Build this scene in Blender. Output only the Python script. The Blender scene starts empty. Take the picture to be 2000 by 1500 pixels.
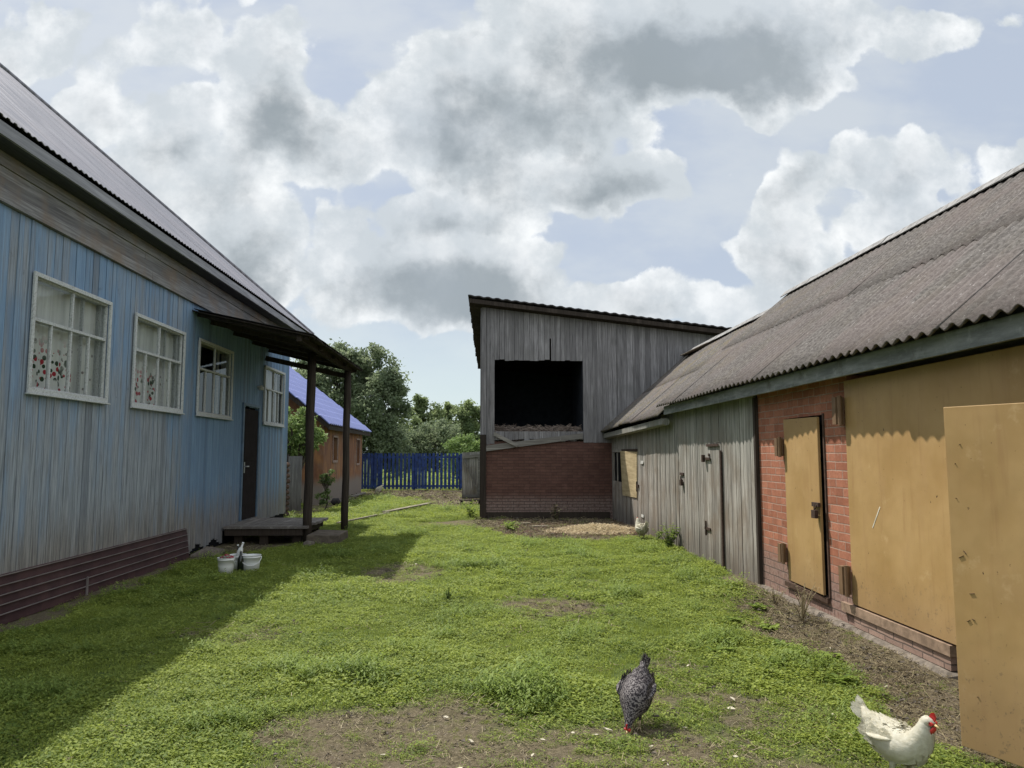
import bpy, math, random
import numpy as np
from mathutils import Vector, Matrix, noise
random.seed(7); RG = np.random.default_rng(7)
C = bpy.context.scene.collection
R = math.radians
sc = bpy.context.scene

# ------------------------------------------------------------------ camera
EYE = 1.55
cd = bpy.data.cameras.new('camera'); cam = bpy.data.objects.new('camera', cd); C.objects.link(cam)
sc.camera = cam
cd.sensor_width = 36; cd.lens = 26.1; cd.clip_end = 3000; cd.clip_start = .05
cam.location = (0, 0, EYE)
ya, pi_ = R(2.37), R(5.4)
cam.rotation_euler = Vector((math.sin(ya)*math.cos(pi_), math.cos(ya)*math.cos(pi_), math.sin(pi_))).to_track_quat('-Z', 'Y').to_euler()

# ------------------------------------------------------------------ sun
SUN = Vector((-.42, .45, 1)).normalized()
sd = bpy.data.lights.new('sun', 'SUN'); so = bpy.data.objects.new('sun', sd); C.objects.link(so)
sd.energy = 4.7; sd.angle = R(.9); sd.color = (1, .95, .87)
so.rotation_euler = SUN.to_track_quat('Z', 'Y').to_euler()

# ------------------------------------------------------------------ view
sc.view_settings.view_transform = 'Standard'; sc.view_settings.look = 'None'
sc.view_settings.exposure = 0.45; sc.view_settings.gamma = 1.0
sc.render.engine = 'CYCLES'
sc.cycles.max_bounces = 6; sc.cycles.transparent_max_bounces = 12; sc.cycles.diffuse_bounces = 3

# ------------------------------------------------------------------ node helper
class NT:
    def __init__(s, nt): s.nt = nt
    def n(s, t, props=None, **ins):
        nd = s.nt.nodes.new(t)
        if props:
            for k, v in props.items(): setattr(nd, k, v)
        for k, v in ins.items():
            key = int(k[1:]) if k[0] == '_' and k[1:].isdigit() else k.replace('_', ' ')
            sock = nd.inputs[key]
            if isinstance(v, bpy.types.NodeSocket): s.nt.links.new(v, sock)
            elif v is not None: sock.default_value = v
        return nd
    def m(s, op, a, b=None, c=None, clamp=False):
        nd = s.nt.nodes.new('ShaderNodeMath'); nd.operation = op; nd.use_clamp = clamp
        for i, v in enumerate((a, b, c)):
            if v is None: continue
            if isinstance(v, bpy.types.NodeSocket): s.nt.links.new(v, nd.inputs[i])
            else: nd.inputs[i].default_value = v
        return nd.outputs[0]
    def vm(s, op, a, b=None):
        nd = s.nt.nodes.new('ShaderNodeVectorMath'); nd.operation = op
        for i, v in enumerate((a, b)):
            if v is None: continue
            if isinstance(v, bpy.types.NodeSocket): s.nt.links.new(v, nd.inputs[i])
            else: nd.inputs[i].default_value = v
        return nd.outputs['Value'] if op in ('LENGTH', 'DOT_PRODUCT') else nd.outputs[0]
    def mix(s, f, a, b, mode='MIX'):
        nd = s.nt.nodes.new('ShaderNodeMix'); nd.data_type = 'RGBA'; nd.blend_type = mode
        for i, v in ((0, f), (6, a), (7, b)):
            if isinstance(v, bpy.types.NodeSocket): s.nt.links.new(v, nd.inputs[i])
            elif isinstance(v, (int, float)): nd.inputs[i].default_value = v
            else: nd.inputs[i].default_value = (*v[:3], 1)
        return nd.outputs[2]
    def mr(s, v, a, b, lo=0., hi=1., smooth=True):
        nd = s.nt.nodes.new('ShaderNodeMapRange'); nd.interpolation_type = 'SMOOTHSTEP' if smooth else 'LINEAR'
        s.nt.links.new(v, nd.inputs[0])
        for i, x in enumerate((a, b, lo, hi)): nd.inputs[i+1].default_value = x
        return nd.outputs[0]
    def noise(s, vec, scale, detail=4, rough=.55, dist=0.):
        nd = s.n('ShaderNodeTexNoise', None, Scale=scale, Detail=detail, Roughness=rough, Distortion=dist)
        if vec is not None: s.nt.links.new(vec, nd.inputs['Vector'])
        return nd.outputs[0]
    def pos(s): return s.n('ShaderNodeNewGeometry').outputs['Position']
    def sep(s, v):
        nd = s.nt.nodes.new('ShaderNodeSeparateXYZ'); s.nt.links.new(v, nd.inputs[0]); return nd.outputs
    def comb(s, x, y, z):
        nd = s.nt.nodes.new('ShaderNodeCombineXYZ')
        for i, v in enumerate((x, y, z)):
            if isinstance(v, bpy.types.NodeSocket): s.nt.links.new(v, nd.inputs[i])
            else: nd.inputs[i].default_value = v
        return nd.outputs[0]

# ------------------------------------------------------------------ world: sky with backlit cumulus
w = bpy.data.worlds.new('World'); sc.world = w; w.use_nodes = True
w.node_tree.nodes.clear(); N = NT(w.node_tree)
w.cycles.sampling_method = 'MANUAL'; w.cycles.sample_map_resolution = 256
sky = N.n('ShaderNodeTexSky', {'sky_type': 'NISHITA', 'sun_disc': False, 'sun_elevation': math.asin(SUN.z),
                               'sun_rotation': math.atan2(SUN.x, SUN.y), 'air_density': 1.0, 'dust_density': 1.5}).outputs[0]
dr = N.n('ShaderNodeTexCoord').outputs['Generated']
dx, dy, dz = N.sep(dr)
yy = N.m('MAXIMUM', dy, .15)
uv = N.comb(N.m('DIVIDE', dx, yy), N.m('DIVIDE', dz, yy), 0.)
wn = N.n('ShaderNodeTexNoise', None, Vector=uv, Scale=4.5, Detail=4, Roughness=.5).outputs[1]
wn2 = N.n('ShaderNodeTexNoise', None, Vector=uv, Scale=14.0, Detail=8, Roughness=.6).outputs[1]
P = N.vm('ADD', uv, N.vm('MULTIPLY', N.vm('SUBTRACT', wn, (.5, .5, .5)), (.15, .12, 0)))
P = N.vm('ADD', P, N.vm('MULTIPLY', N.vm('SUBTRACT', wn2, (.5, .5, .5)), (.045, .045, 0)))
# centre u, v, radii, strength of the body, darkness of the core
BL = [(.27, .60, .27, .10, 1.15, .9), (.05, .50, .20, .10, .95, .75), (-.04, .46, .13, .11, .9, .7), (.15, .385, .15, .05, .75, .75), (-.29, .50, .075, .11, .9, .9),
      (-.22, .42, .09, .07, .55, .35), (-.42, .43, .06, .07, .75, .6), (-.36, .37, .07, .07, .75, .55), (-.335, .27, .085, .10, .75, .75), (-.53, .47, .07, .05, .5, .1), (-.45, .35, .08, .07, .6, .3),
      (-.06, .235, .19, .07, 1.0, 1.0), (-.05, .33, .13, .04, .85, .6), (-.21, .29, .06, .06, .6, .3), (.05, .19, .13, .035, .6, .5),
      (.43, .29, .08, .07, .8, .4), (.46, .385, .045, .05, .7, .25), (.585, .40, .10, .045, .7, .45), (.62, .33, .12, .04, .6, .4), (.17, .20, .13, .035, .6, .2),
      (.37, .185, .10, .04, .65, .2), (-.62, .57, .14, .06, .35, .1), (-.42, .60, .09, .07, .4, .15), (.62, .60, .12, .05, .45, .3), (.10, .62, .15, .06, .6, .3), (-.75, .45, .16, .1, .6, .2), (.9, .4, .15, .1, .6, .4)]
body = None; dark = None
for cu, cv, ru, rv, s, dk in BL:
    d = N.vm('LENGTH', N.vm('MULTIPLY', N.vm('SUBTRACT', P, (cu, cv, 0)), (1/(ru*1.25), 1/(rv*1.25), 0)))
    b = N.m('MULTIPLY', N.m('SUBTRACT', 1.0, d), s)
    d2 = N.vm('LENGTH', N.vm('MULTIPLY', N.vm('SUBTRACT', P, (cu+.06*ru, cv-.32*rv, 0)), (1/(ru*1.15), 1/(rv*1.05), 0)))
    g = N.m('MULTIPLY', N.m('MAXIMUM', N.m('SUBTRACT', 1.0, d2), 0.), s*dk)
    body = b if body is None else N.m('SMOOTH_MAX', body, b, .12)
    dark = g if dark is None else N.m('SMOOTH_MAX', dark, g, .15)
f1 = N.noise(P, 8.0, 8, .55); f2 = N.noise(uv, 26.0, 8, .62)
vor = N.n('ShaderNodeTexVoronoi', {'feature': 'SMOOTH_F1'}, Vector=P, Scale=11., Smoothness=.5).outputs[0]
vor2 = N.n('ShaderNodeTexVoronoi', {'feature': 'SMOOTH_F1'}, Vector=P, Scale=27., Smoothness=.4).outputs[0]
puff = N.m('ADD', N.m('MULTIPLY', N.m('SUBTRACT', .45, vor), .50), N.m('MULTIPLY', N.m('SUBTRACT', .42, vor2), .22))
D = N.m('ADD', body, N.m('MULTIPLY', N.m('SUBTRACT', f1, .5), .40))
D = N.m('ADD', N.m('ADD', D, puff), N.m('MULTIPLY', N.m('SUBTRACT', f2, .5), .22))
# the rest of the dome (sides, overhead, behind): the same kind of cloud
veil_n0 = N.noise(uv, 2.4, 3, .5)
g1 = N.noise(dr, 3.0, 6, .55)
Dg = N.mr(g1, .42, .75, -.1, .9, False)
ahead = N.mr(dy, .12, .4)
D = N.m('ADD', N.m('MULTIPLY', D, ahead), N.m('MULTIPLY', Dg, N.m('SUBTRACT', 1., ahead)))
dark = N.m('ADD', N.m('MULTIPLY', dark, ahead), N.m('MULTIPLY', N.m('MULTIPLY', Dg, .5), N.m('SUBTRACT', 1., ahead)))
alpha = N.m('MULTIPLY', N.mr(D, -.01, .09), N.mr(veil_n0, .3, .6, .8, 1.))
# thickness of the cloud dims it: thin rims glow, deep bodies are grey
thick = N.m('ADD', N.m('ADD', N.m('MULTIPLY', dark, 1.15), N.m('MULTIPLY', puff, .55)), N.m('ADD', N.m('MULTIPLY', N.m('SUBTRACT', f1, .5), 1.15), N.m('MULTIPLY', N.m('SUBTRACT', f2, .5), .7)))
core = N.m('MULTIPLY', N.mr(thick, .04, .86, 0., 1.), N.mr(D, .05, .30))
core = N.m('ADD', core, N.m('MULTIPLY', N.m('SUBTRACT', N.noise(P, 9.0, 6, .6), .5), .45), None, True)
rim = N.mix(N.mr(D, .0, .5), (8.3, 8.4, 8.4), (6.3, 6.5, 6.65))
rim = N.mix(N.mr(N.m('ADD', N.noise(uv, 12., 7, .6), N.m('MULTIPLY', vor, .3)), .42, .80, .15, 1.), rim, (4.7, 5.1, 5.4))
cl = N.mix(core, rim, (2.45, 2.8, 3.05))
veil_n = N.noise(N.vm('MULTIPLY', uv, (1, 2.0, 1)), 3.2, 7, .55)
veil = N.mix(N.mr(veil_n, .36, .62), (4.0, 4.5, 5.3), (5.0, 5.35, 5.65))
veil = N.mix(N.mr(dz, .02, .24), (5.3, 6.2, 6.35), veil)
clear = N.mix(.85, sky, veil)
col = N.mix(alpha, clear, cl)
# unseen sky overhead and behind the viewer, brightened to fill the shaded walls
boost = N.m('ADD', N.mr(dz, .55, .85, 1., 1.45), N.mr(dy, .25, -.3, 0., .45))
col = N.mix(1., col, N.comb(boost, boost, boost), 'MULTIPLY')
col = N.mix(N.mr(dz, -.03, .0), (1.2, 1.3, 1.0), col)
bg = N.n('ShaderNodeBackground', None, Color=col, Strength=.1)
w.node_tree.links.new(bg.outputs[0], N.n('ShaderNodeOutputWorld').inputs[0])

# ------------------------------------------------------------------ mesh builder
class MB:
    def __init__(s): s.v = []; s.f = []; s.r = []
    def add(s, vs, fs, rnd=None):
        o = len(s.v); rnd = random.random() if rnd is None else rnd
        s.v += [tuple(p) for p in vs]; s.r += [rnd]*len(vs)
        s.f += [tuple(i+o for i in f) for f in fs]; return s
    def box(s, x0, x1, y0, y1, z0, z1, rnd=None):
        return s.hexa([(x0,y0,z0),(x1,y0,z0),(x1,y1,z0),(x0,y1,z0),(x0,y0,z1),(x1,y0,z1),(x1,y1,z1),(x0,y1,z1)], rnd)
    def hexa(s, p, rnd=None):
        return s.add(p, [(0,3,2,1),(4,5,6,7),(0,1,5,4),(1,2,6,5),(2,3,7,6),(3,0,4,7)], rnd)
    def quad(s, a, b, c, d, rnd=None): return s.add([a, b, c, d], [(0,1,2,3)], rnd)
    def beam(s, a, b, wd, h, rnd=None, up=(0,0,1)):
        a, b = Vector(a), Vector(b); t = (b-a).normalized(); u = Vector(up)
        if abs(t.dot(u)) > .97: u = Vector((0,1,0))
        r = t.cross(u).normalized()*wd/2; q = r.cross(t).normalized()*h/2
        return s.hexa([a-r-q, a+r-q, b+r-q, b-r-q, a-r+q, a+r+q, b+r+q, b-r+q], rnd)
    def tube(s, pts, rad, n=8, rnd=None, cap=True, ell=None):
        pts = [Vector(p) for p in pts]; m = len(pts)
        if not hasattr(rad, '__len__'): rad = [rad]*m
        ref = Vector((0,1,0)) if ell else None
        vs = []
        for i, p in enumerate(pts):
            t = (pts[min(i+1, m-1)]-pts[max(i-1, 0)]).normalized()
            rf = ref if ref is not None else (Vector((0,0,1)) if abs(t.z) < .9 else Vector((1,0,0)))
            a = t.cross(rf).normalized(); b = a.cross(t).normalized()
            if ell: a, b = b, a    # b: along the sideways axis, a: in the plane of the spine
            ra, rb = (rad[i] if ell else (rad[i], rad[i]))
            for k in range(n):
                th = 2*math.pi*k/n; vs.append(p + a*math.cos(th)*ra + b*math.sin(th)*rb)
        fs = [(i*n+k, i*n+(k+1) % n, (i+1)*n+(k+1) % n, (i+1)*n+k) for i in range(m-1) for k in range(n)]
        if cap: fs += [tuple(range(n-1, -1, -1)), tuple((m-1)*n+k for k in range(n))]
        return s.add(vs, fs, rnd)
    def lathe(s, prof, c=(0,0,0), n=24, rnd=None):
        vs = [(c[0]+r*math.cos(2*math.pi*k/n), c[1]+r*math.sin(2*math.pi*k/n), c[2]+z) for r, z in prof for k in range(n)]
        fs = [(i*n+k, i*n+(k+1) % n, (i+1)*n+(k+1) % n, (i+1)*n+k) for i in range(len(prof)-1) for k in range(n)]
        return s.add(vs, fs, rnd)
    def grid(s, P, rnd=None, flip=False):
        nr, ncl = len(P), len(P[0]); vs = [p for row in P for p in row]
        fs = [(i*ncl+j, i*ncl+j+1, (i+1)*ncl+j+1, (i+1)*ncl+j) for i in range(nr-1) for j in range(ncl-1)]
        if flip: fs = [f[::-1] for f in fs]
        return s.add(vs, fs, rnd)
    def build(s, name, mat, parent=None, smooth=False, bevel=0., label=None):
        me = bpy.data.meshes.new(name); me.from_pydata(s.v, [], s.f); me.update()
        at = me.attributes.new('rnd', 'FLOAT', 'POINT'); at.data.foreach_set('value', s.r)
        me.materials.append(mat)
        if smooth: me.polygons.foreach_set('use_smooth', [True]*len(me.polygons))
        o = bpy.data.objects.new(name, me); C.objects.link(o)
        if parent is not None:
            o.parent = parent
            M = Matrix.Translation(parent.get('_base', parent.location)) if False else parent_world(parent)
            o.matrix_parent_inverse = M.inverted()
        if bevel:
            b = o.modifiers.new('bevel', 'BEVEL'); b.width = bevel; b.segments = 2; b.limit_method = 'ANGLE'
        if label: o['label'] = label
        return o

def parent_world(o):
    M = Matrix.LocRotScale(o.location, o.rotation_euler, o.scale)
    if o.parent is not None: M = parent_world(o.parent) @ o.matrix_parent_inverse @ M
    return M

def tag(o, label=None, cat=None, group=None, kind=None):
    for k, v in (('label', label), ('category', cat), ('group', group), ('kind', kind)):
        if v: o[k] = v
    return o

def thing(name, label, cat, loc=(0,0,0), group=None):
    o = bpy.data.objects.new(name, None); C.objects.link(o); o.location = loc; o.empty_display_size = .2
    return tag(o, label, cat, group)

def dup(root, loc, rotz=0., scale=1., label=None):
    r = root.copy(); C.objects.link(r); r.location = loc; r.rotation_euler = (0, 0, rotz); r.scale = (scale,)*3
    if label: r['label'] = label
    for ch in list(root.children):
        c = ch.copy(); C.objects.link(c); c.parent = r
        for g in list(ch.children):
            d = g.copy(); C.objects.link(d); d.parent = c
    return r

# ------------------------------------------------------------------ materials
def new_mat(name, rough=.85, spec=.25, metal=0.):
    m = bpy.data.materials.new(name); m.use_nodes = True; nt = m.node_tree
    b = nt.nodes['Principled BSDF']; b.inputs['Roughness'].default_value = rough
    b.inputs['Specular IOR Level'].default_value = spec; b.inputs['Metallic'].default_value = metal
    return m, NT(nt), b

def setc(N, b, col, bump=None, strength=.4, dist=.01):
    if isinstance(col, bpy.types.NodeSocket): N.nt.links.new(col, b.inputs['Base Color'])
    else: b.inputs['Base Color'].default_value = (*col, 1)
    if bump is not None:
        bn = N.n('ShaderNodeBump', None, Strength=strength, Distance=dist, Height=bump)
        N.nt.links.new(bn.outputs[0], b.inputs['Normal'])

def rnd_attr(N): return N.n('ShaderNodeAttribute', {'attribute_name': 'rnd'}).outputs['Fac']

def wood_mat(name, dark, light, tint=None, tint_amt=.4, axis='z', rough=.88, green=None):
    m, N, b = new_mat(name, rough, .15); p = N.pos(); r = rnd_attr(N)
    sc_ = {'z': (55, 55, 2.2), 'y': (55, 2.2, 55), 'x': (2.2, 55, 55)}[axis]
    v = N.vm('ADD', N.vm('MULTIPLY', p, sc_), N.comb(N.m('MULTIPLY', r, 90.), N.m('MULTIPLY', r, 53.), N.m('MULTIPLY', r, 31.)))
    g = N.noise(v, 1.0, 6, .65); st = N.noise(N.vm('MULTIPLY', p, tuple(x*.25 for x in sc_)), 1., 4, .6)
    bl = N.noise(p, 2.3, 4, .6)
    c = N.mix(N.mr(g, .3, .7), dark, light)
    c = N.mix(N.m('MULTIPLY', N.mr(r, .0, 1., .0, .55, False), 1.), c, tuple(x*.62 for x in dark))
    c = N.mix(N.mr(st, .5, .72, 0, .55), c, tuple(min(1, x*1.35) for x in light))
    if tint: c = N.mix(N.mr(bl, .42, .7, 0, tint_amt), c, tint)
    if green:
        z = N.sep(p)[2]; c = N.mix(N.m('MULTIPLY', N.mr(z, .9, 2.2), .45), c, green)
    # splash-darkened, damp foot of the boards
    z = N.sep(p)[2]
    c = N.mix(N.m('MULTIPLY', N.mr(N.m('ADD', z, N.m('MULTIPLY', bl, .7)), .45, 1.0, 1., 0.), .5), c, (.055, .042, .032))
    setc(N, b, c, g, .5, .004); return m

M = {}
M['grey_boards'] = wood_mat('grey_boards', (.12, .105, .09), (.50, .47, .425), (.19, .15, .115), .7, green=(.22, .245, .225))
M['barn_boards'] = wood_mat('barn_boards', (.12, .115, .118), (.31, .30, .305), (.16, .155, .155), .6)
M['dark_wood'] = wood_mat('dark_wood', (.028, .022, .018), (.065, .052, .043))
M['beam_x'] = wood_mat('beam_x', (.16, .15, .135), (.30, .285, .26), axis='x')
M['frieze'] = wood_mat('frieze_wood', (.15, .145, .15), (.33, .325, .325), (.24, .18, .135), .7, axis='y')
M['fascia_left'] = wood_mat('fascia_grey', (.25, .25, .27), (.42, .42, .45), axis='y')
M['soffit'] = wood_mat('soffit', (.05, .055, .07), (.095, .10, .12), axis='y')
M['deck'] = wood_mat('deck_wood', (.20, .18, .165), (.38, .355, .33), axis='y')
M['plank'] = wood_mat('plank_wood', (.30, .27, .20), (.48, .44, .34), axis='y')

def fascia_right():
    m, N, b = new_mat('painted_fascia', .8, .2); p = N.pos()
    n = N.noise(N.vm('MULTIPLY', p, (8, 1.2, 8)), 1.5, 6, .65); k = N.noise(p, 9., 6, .65)
    c = N.mix(N.mr(n, .35, .68), (.145, .155, .155), (.27, .285, .28))
    c = N.mix(N.mr(k, .52, .72, 0, .75), c, (.33, .35, .335))
    c = N.mix(N.mr(N.noise(p, 3.3, 5, .7), .56, .7, 0, .6), c, (.09, .085, .07))
    setc(N, b, c, n, .3, .003); return m
M['fascia_right'] = fascia_right()

def siding():
    m, N, b = new_mat('blue_siding_paint', .8, .2); p = N.pos(); x, y, z = N.sep(p); r = rnd_attr(N)
    off = N.comb(N.m('MULTIPLY', r, 90.), N.m('MULTIPLY', r, 53.), 0.)
    g = N.noise(N.vm('ADD', N.vm('MULTIPLY', p, (60, 60, 2.4)), off), 1., 6, .68)
    med = N.noise(N.vm('ADD', N.vm('MULTIPLY', p, (7, 7, .7)), off), 1., 5, .6)
    big = N.noise(p, .8, 3, .5)
    wood = N.mix(N.mr(g, .3, .7), (.17, .19, .215), (.37, .405, .44))
    paint = N.mix(r, (.165, .255, .385), (.235, .35, .49))
    paint = N.mix(N.mr(g, .35, .7), N.mix(.5, paint, (.09, .16, .28)), paint)
    # how much of the paint is left: kept under the porch roof, high up, worn low down
    keep = N.m('ADD', N.mr(y, 10.6, 12.2, .0, .33), N.mr(z, .9, 3.4, -.22, .08, False))
    keep = N.m('ADD', keep, N.mr(big, .35, .65, -.14, .14, False))
    f = N.m('ADD', N.m('ADD', N.m('MULTIPLY', g, .55), N.m('MULTIPLY', med, .85)), N.m('MULTIPLY', r, .22))
    f = N.m('ADD', f, keep)
    c = N.mix(N.mr(f, .58, 1.05), wood, paint); c = N.mix(N.mr(r, 0., .25, .45, 0.), c, (.11, .13, .16))
    c = N.mix(N.mr(N.noise(N.vm('ADD', N.vm('MULTIPLY', p, (30, 30, 5)), off), 1., 5, .7), .60, .72, 0, .5), c, (.33, .36, .38))
    low = N.m('MULTIPLY', N.mr(N.m('ADD', z, N.m('MULTIPLY', med, .8)), .75, 1.5, 1., 0.), .75)
    c = N.mix(low, c, N.mix(N.mr(g, .3, .7), (.10, .085, .07), (.33, .29, .245)))
    c = N.mix(N.mr(N.noise(p, 5., 5, .7), .64, .75, 0, .4), c, (.05, .05, .055))
    setc(N, b, c, g, .5, .003); return m
M['siding'] = siding()

def peeling(name, paint, under, amt=.5):
    m, N, b = new_mat(name, .7, .3); p = N.pos(); n = N.noise(N.vm('MULTIPLY', p, (70, 70, 45)), 1., 7, .75)
    c = N.mix(N.mr(n, amt-.06, amt+.12), under, paint); setc(N, b, c, n, .3, .002); return m
M['white_paint'] = peeling('peeling_white_paint', (.52, .54, .535), (.30, .30, .285), .42)

def plain(name, col, rough=.6, spec=.4, metal=0., var=.25, scale=6., bump=0.):
    m, N, b = new_mat(name, rough, spec, metal); p = N.pos(); n = N.noise(p, scale, 6, .62)
    c = N.mix(N.mr(n, .3, .7), tuple(x*(1-var) for x in col), tuple(min(1, x*(1+var*.6)) for x in col))
    setc(N, b, c, n if bump else None, bump, .003); return m
M['black'] = plain('dark_gap', (.012, .012, .014), .95, .05)
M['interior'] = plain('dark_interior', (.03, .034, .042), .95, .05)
M['room'] = plain('room_wall', (.16, .16, .15), .95, .05)
M['iron'] = plain('rusty_iron', (.07, .045, .035), .75, .3, .3, .5, 40.)
M['hinge'] = plain('painted_hinge', (.17, .105, .06), .6, .3, 0, .18, 12.)
M['door_dark'] = plain('dark_steel_door', (.026, .021, .021), .9, .05, 0, .2, 8.)
M['bucket'] = plain('white_plastic', (.72, .73, .71), .45, .4, 0, .05, 6.)
M['bottle'] = plain('dark_glass', (.012, .016, .012), .12, .6, 0, .1)
M['metal'] = plain('bare_metal', (.35, .35, .36), .4, .5, .8, .2, 20.)
M['concrete'] = plain('concrete', (.17, .145, .12), .95, .1, 0, .4, 18., .6)
M['sticker'] = plain('pale_plate', (.55, .55, .52), .6, .3)

def skirting():
    m, N, b = new_mat('brown_metal_siding', .6, .2); p = N.pos(); n = N.noise(p, 4., 5, .6)
    c = N.mix(N.mr(n, .3, .7), (.045, .022, .024), (.075, .038, .038))
    c = N.mix(N.mr(N.noise(N.vm('MULTIPLY', p, (3, 3, 20)), 1.5, 5, .7), .5, .75, 0, .3), c, (.11, .08, .075))
    setc(N, b, c); return m
M['skirting'] = skirting()

def metal_roof():
    m, N, b = new_mat('profiled_zinc', .45, .5, .1); p = N.pos()
    n = N.noise(N.vm('MULTIPLY', p, (1.2, 9, 1.2)), 1., 6, .6); k = N.noise(p, .6, 3, .5)
    c = N.mix(N.mr(n, .3, .72), (.135, .132, .152), (.235, .23, .26))
    c = N.mix(N.mr(k, .4, .7, 0, .35), c, (.31, .275, .29)); ph = N.m('FRACT', N.m('MULTIPLY', N.sep(p)[1], 10.))
    c = N.mix(N.m('MULTIPLY', N.m('GREATER_THAN', ph, .62), .5), c, (.10, .095, .11))  # trough dirt lines, painted in to strengthen the weak shading of the ribs
    ph2 = N.m('FRACT', N.m('MULTIPLY', N.sep(p)[1], 10/11.))
    c = N.mix(N.m('MULTIPLY', N.m('LESS_THAN', ph2, .05), .6), c, (.09, .085, .10)); setc(N, b, c)
    N.nt.links.new(N.mr(n, .3, .7, .3, .55), b.inputs['Roughness']); return m
M['metal_roof'] = metal_roof()

def slate_roof():
    m, N, b = new_mat('corrugated_fibre_cement', .95, .08); p = N.pos(); x, y, z = N.sep(p)
    n = N.noise(p, 30., 8, .7); st = N.noise(N.vm('MULTIPLY', p, (1.4, 14, 1.4)), 1., 5, .6); bg_ = N.noise(p, 1.1, 4, .6); sp = N.noise(p, 95., 3, .6)
    c = N.mix(N.mr(n, .3, .7), (.055, .051, .048), (.18, .168, .158))
    c = N.mix(N.mr(st, .42, .68, 0, .5), c, (.088, .080, .074))
    c = N.mix(N.mr(bg_, .45, .62, 0, .4), c, (.155, .125, .12))
    moss = N.m('MULTIPLY', N.mr(N.noise(p, 2.4, 6, .7), .47, .62), N.mr(y, 8., 16., .08, .55))
    c = N.mix(moss, c, N.mix(N.mr(sp, .4, .6), (.11, .095, .05), (.19, .155, .08)))
    c = N.mix(N.mr(N.noise(N.vm('MULTIPLY', p, (.5, 1.6, .5)), 40., 5, .75), .61, .69), c, (.40, .385, .37))
    c = N.mix(N.mr(sp, .60, .68, 0, .7), c, (.03, .027, .025))
    r = rnd_attr(N)
    c = N.mix(N.mr(r, .0, 1., 0., .35, False), c, (.10, .085, .08))
    setc(N, b, c, n, .8, .006); return m
M['slate'] = slate_roof()

def brick(name, c1, c2, mortar, plane='yz', rowh=.078, bw=.25, worn=True):
    m, N, b = new_mat(name, .75, .25); p = N.pos(); x, y, z = N.sep(p)
    v = N.comb(y if plane == 'yz' else x, z, 0.)
    v = N.vm('ADD', v, N.vm('MULTIPLY', N.vm('SUBTRACT', N.n('ShaderNodeTexNoise', None, Vector=p, Scale=5., Detail=3).outputs[1], (.5, .5, .5)), (.018, .018, 0)))
    bt = N.n('ShaderNodeTexBrick', {'offset': .5}, Vector=v, Color1=(*c1, 1), Color2=(*c2, 1), Mortar=(*mortar, 1), Scale=1., Mortar_Size=.0065, Mortar_Smooth=.35, Bias=0., Brick_Width=bw, Row_Height=rowh)
    n = N.noise(p, 30., 6, .65); k = N.noise(p, 3.1, 5, .6)
    c = N.mix(N.mr(n, .35, .75, 0, .4), bt.outputs[0], tuple(q*.5 for q in c1))
    c = N.mix(N.mr(k, .5, .75, 0, .35), c, tuple(min(1, q*1.5) for q in c2))
    vb = N.n('ShaderNodeTexWhiteNoise', {'noise_dimensions': '2D'}, Vector=N.comb(N.m('FLOOR', N.m('DIVIDE', N.sep(v)[0], bw*.5)), N.m('FLOOR', N.m('DIVIDE', N.sep(v)[1], rowh)), 0.)).outputs[0]
    c = N.mix(N.mr(vb, .2, 1., 0., .45, False), c, tuple(q*.55 for q in c1))
    c = N.mix(N.mr(N.noise(p, 14., 6, .7), .6, .72, 0, .5), c, mortar)
    if worn: c = N.mix(N.mr(N.m('ADD', z, N.m('MULTIPLY', k, .25)), .45, .78, .8, 0.), c, N.mix(bt.outputs[1], N.mix(N.mr(n, .3, .7), (.15, .10, .085), (.30, .23, .20)), (.06, .05, .045)))
    h = N.m('ADD', N.m('MULTIPLY', N.m('SUBTRACT', 1., bt.outputs[1]), 1.), N.m('MULTIPLY', n, .25))
    setc(N, b, c, h, 1., .008); return m
M['brick_red'] = brick('painted_red_brick', (.32, .12, .07), (.44, .185, .115), (.42, .30, .24))
M['brick_dark'] = brick('dull_red_brick', (.115, .056, .043), (.14, .072, .054), (.085, .048, .04), 'xz', .07, .26)

def ochre():
    m, N, b = new_mat('ochre_paint', .5, .35); p = N.pos(); x, y, z = N.sep(p)
    k = N.noise(p, 1.6, 4, .6); n = N.noise(N.vm('MULTIPLY', p, (6, 6, 2)), 1., 6, .7); st = N.noise(N.vm('MULTIPLY', p, (14, 14, 1.1)), 1., 5, .65)
    c = N.mix(N.mr(k, .3, .7), (.34, .212, .083), (.42, .275, .122))
    c = N.mix(N.mr(n, .48, .72, 0, .5), c, (.36, .225, .105))
    c = N.mix(N.mr(st, .52, .70, 0, .45), c, (.30, .175, .075))
    c = N.mix(N.mr(N.noise(p, 3.7, 5, .7), .60, .72, 0, .5), c, (.50, .35, .18))
    sp = N.noise(N.vm('MULTIPLY', p, (34, 34, 26)), 1., 3, .5)
    wear = N.mr(N.noise(p, 1.9, 3, .5), .35, .65)
    c = N.mix(N.m('MULTIPLY', N.mr(sp, .70, .73), wear), c, (.07, .04, .022))
    low = N.mr(N.m('ADD', z, N.m('MULTIPLY', n, .5)), .38, 1.0, .6, 0.)
    c = N.mix(low, c, (.27, .175, .095))
    c = N.mix(N.m('MULTIPLY', N.mr(N.noise(p, 26., 5, .7), .58, .66), N.mr(z, .3, .8, .6, 0.)), c, (.14, .10, .065))
    setc(N, b, c, N.m('ADD', N.noise(p, 3.2, 2, .5), N.m('MULTIPLY', n, .12)), .35, .02); return m
M['ochre'] = ochre()

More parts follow.
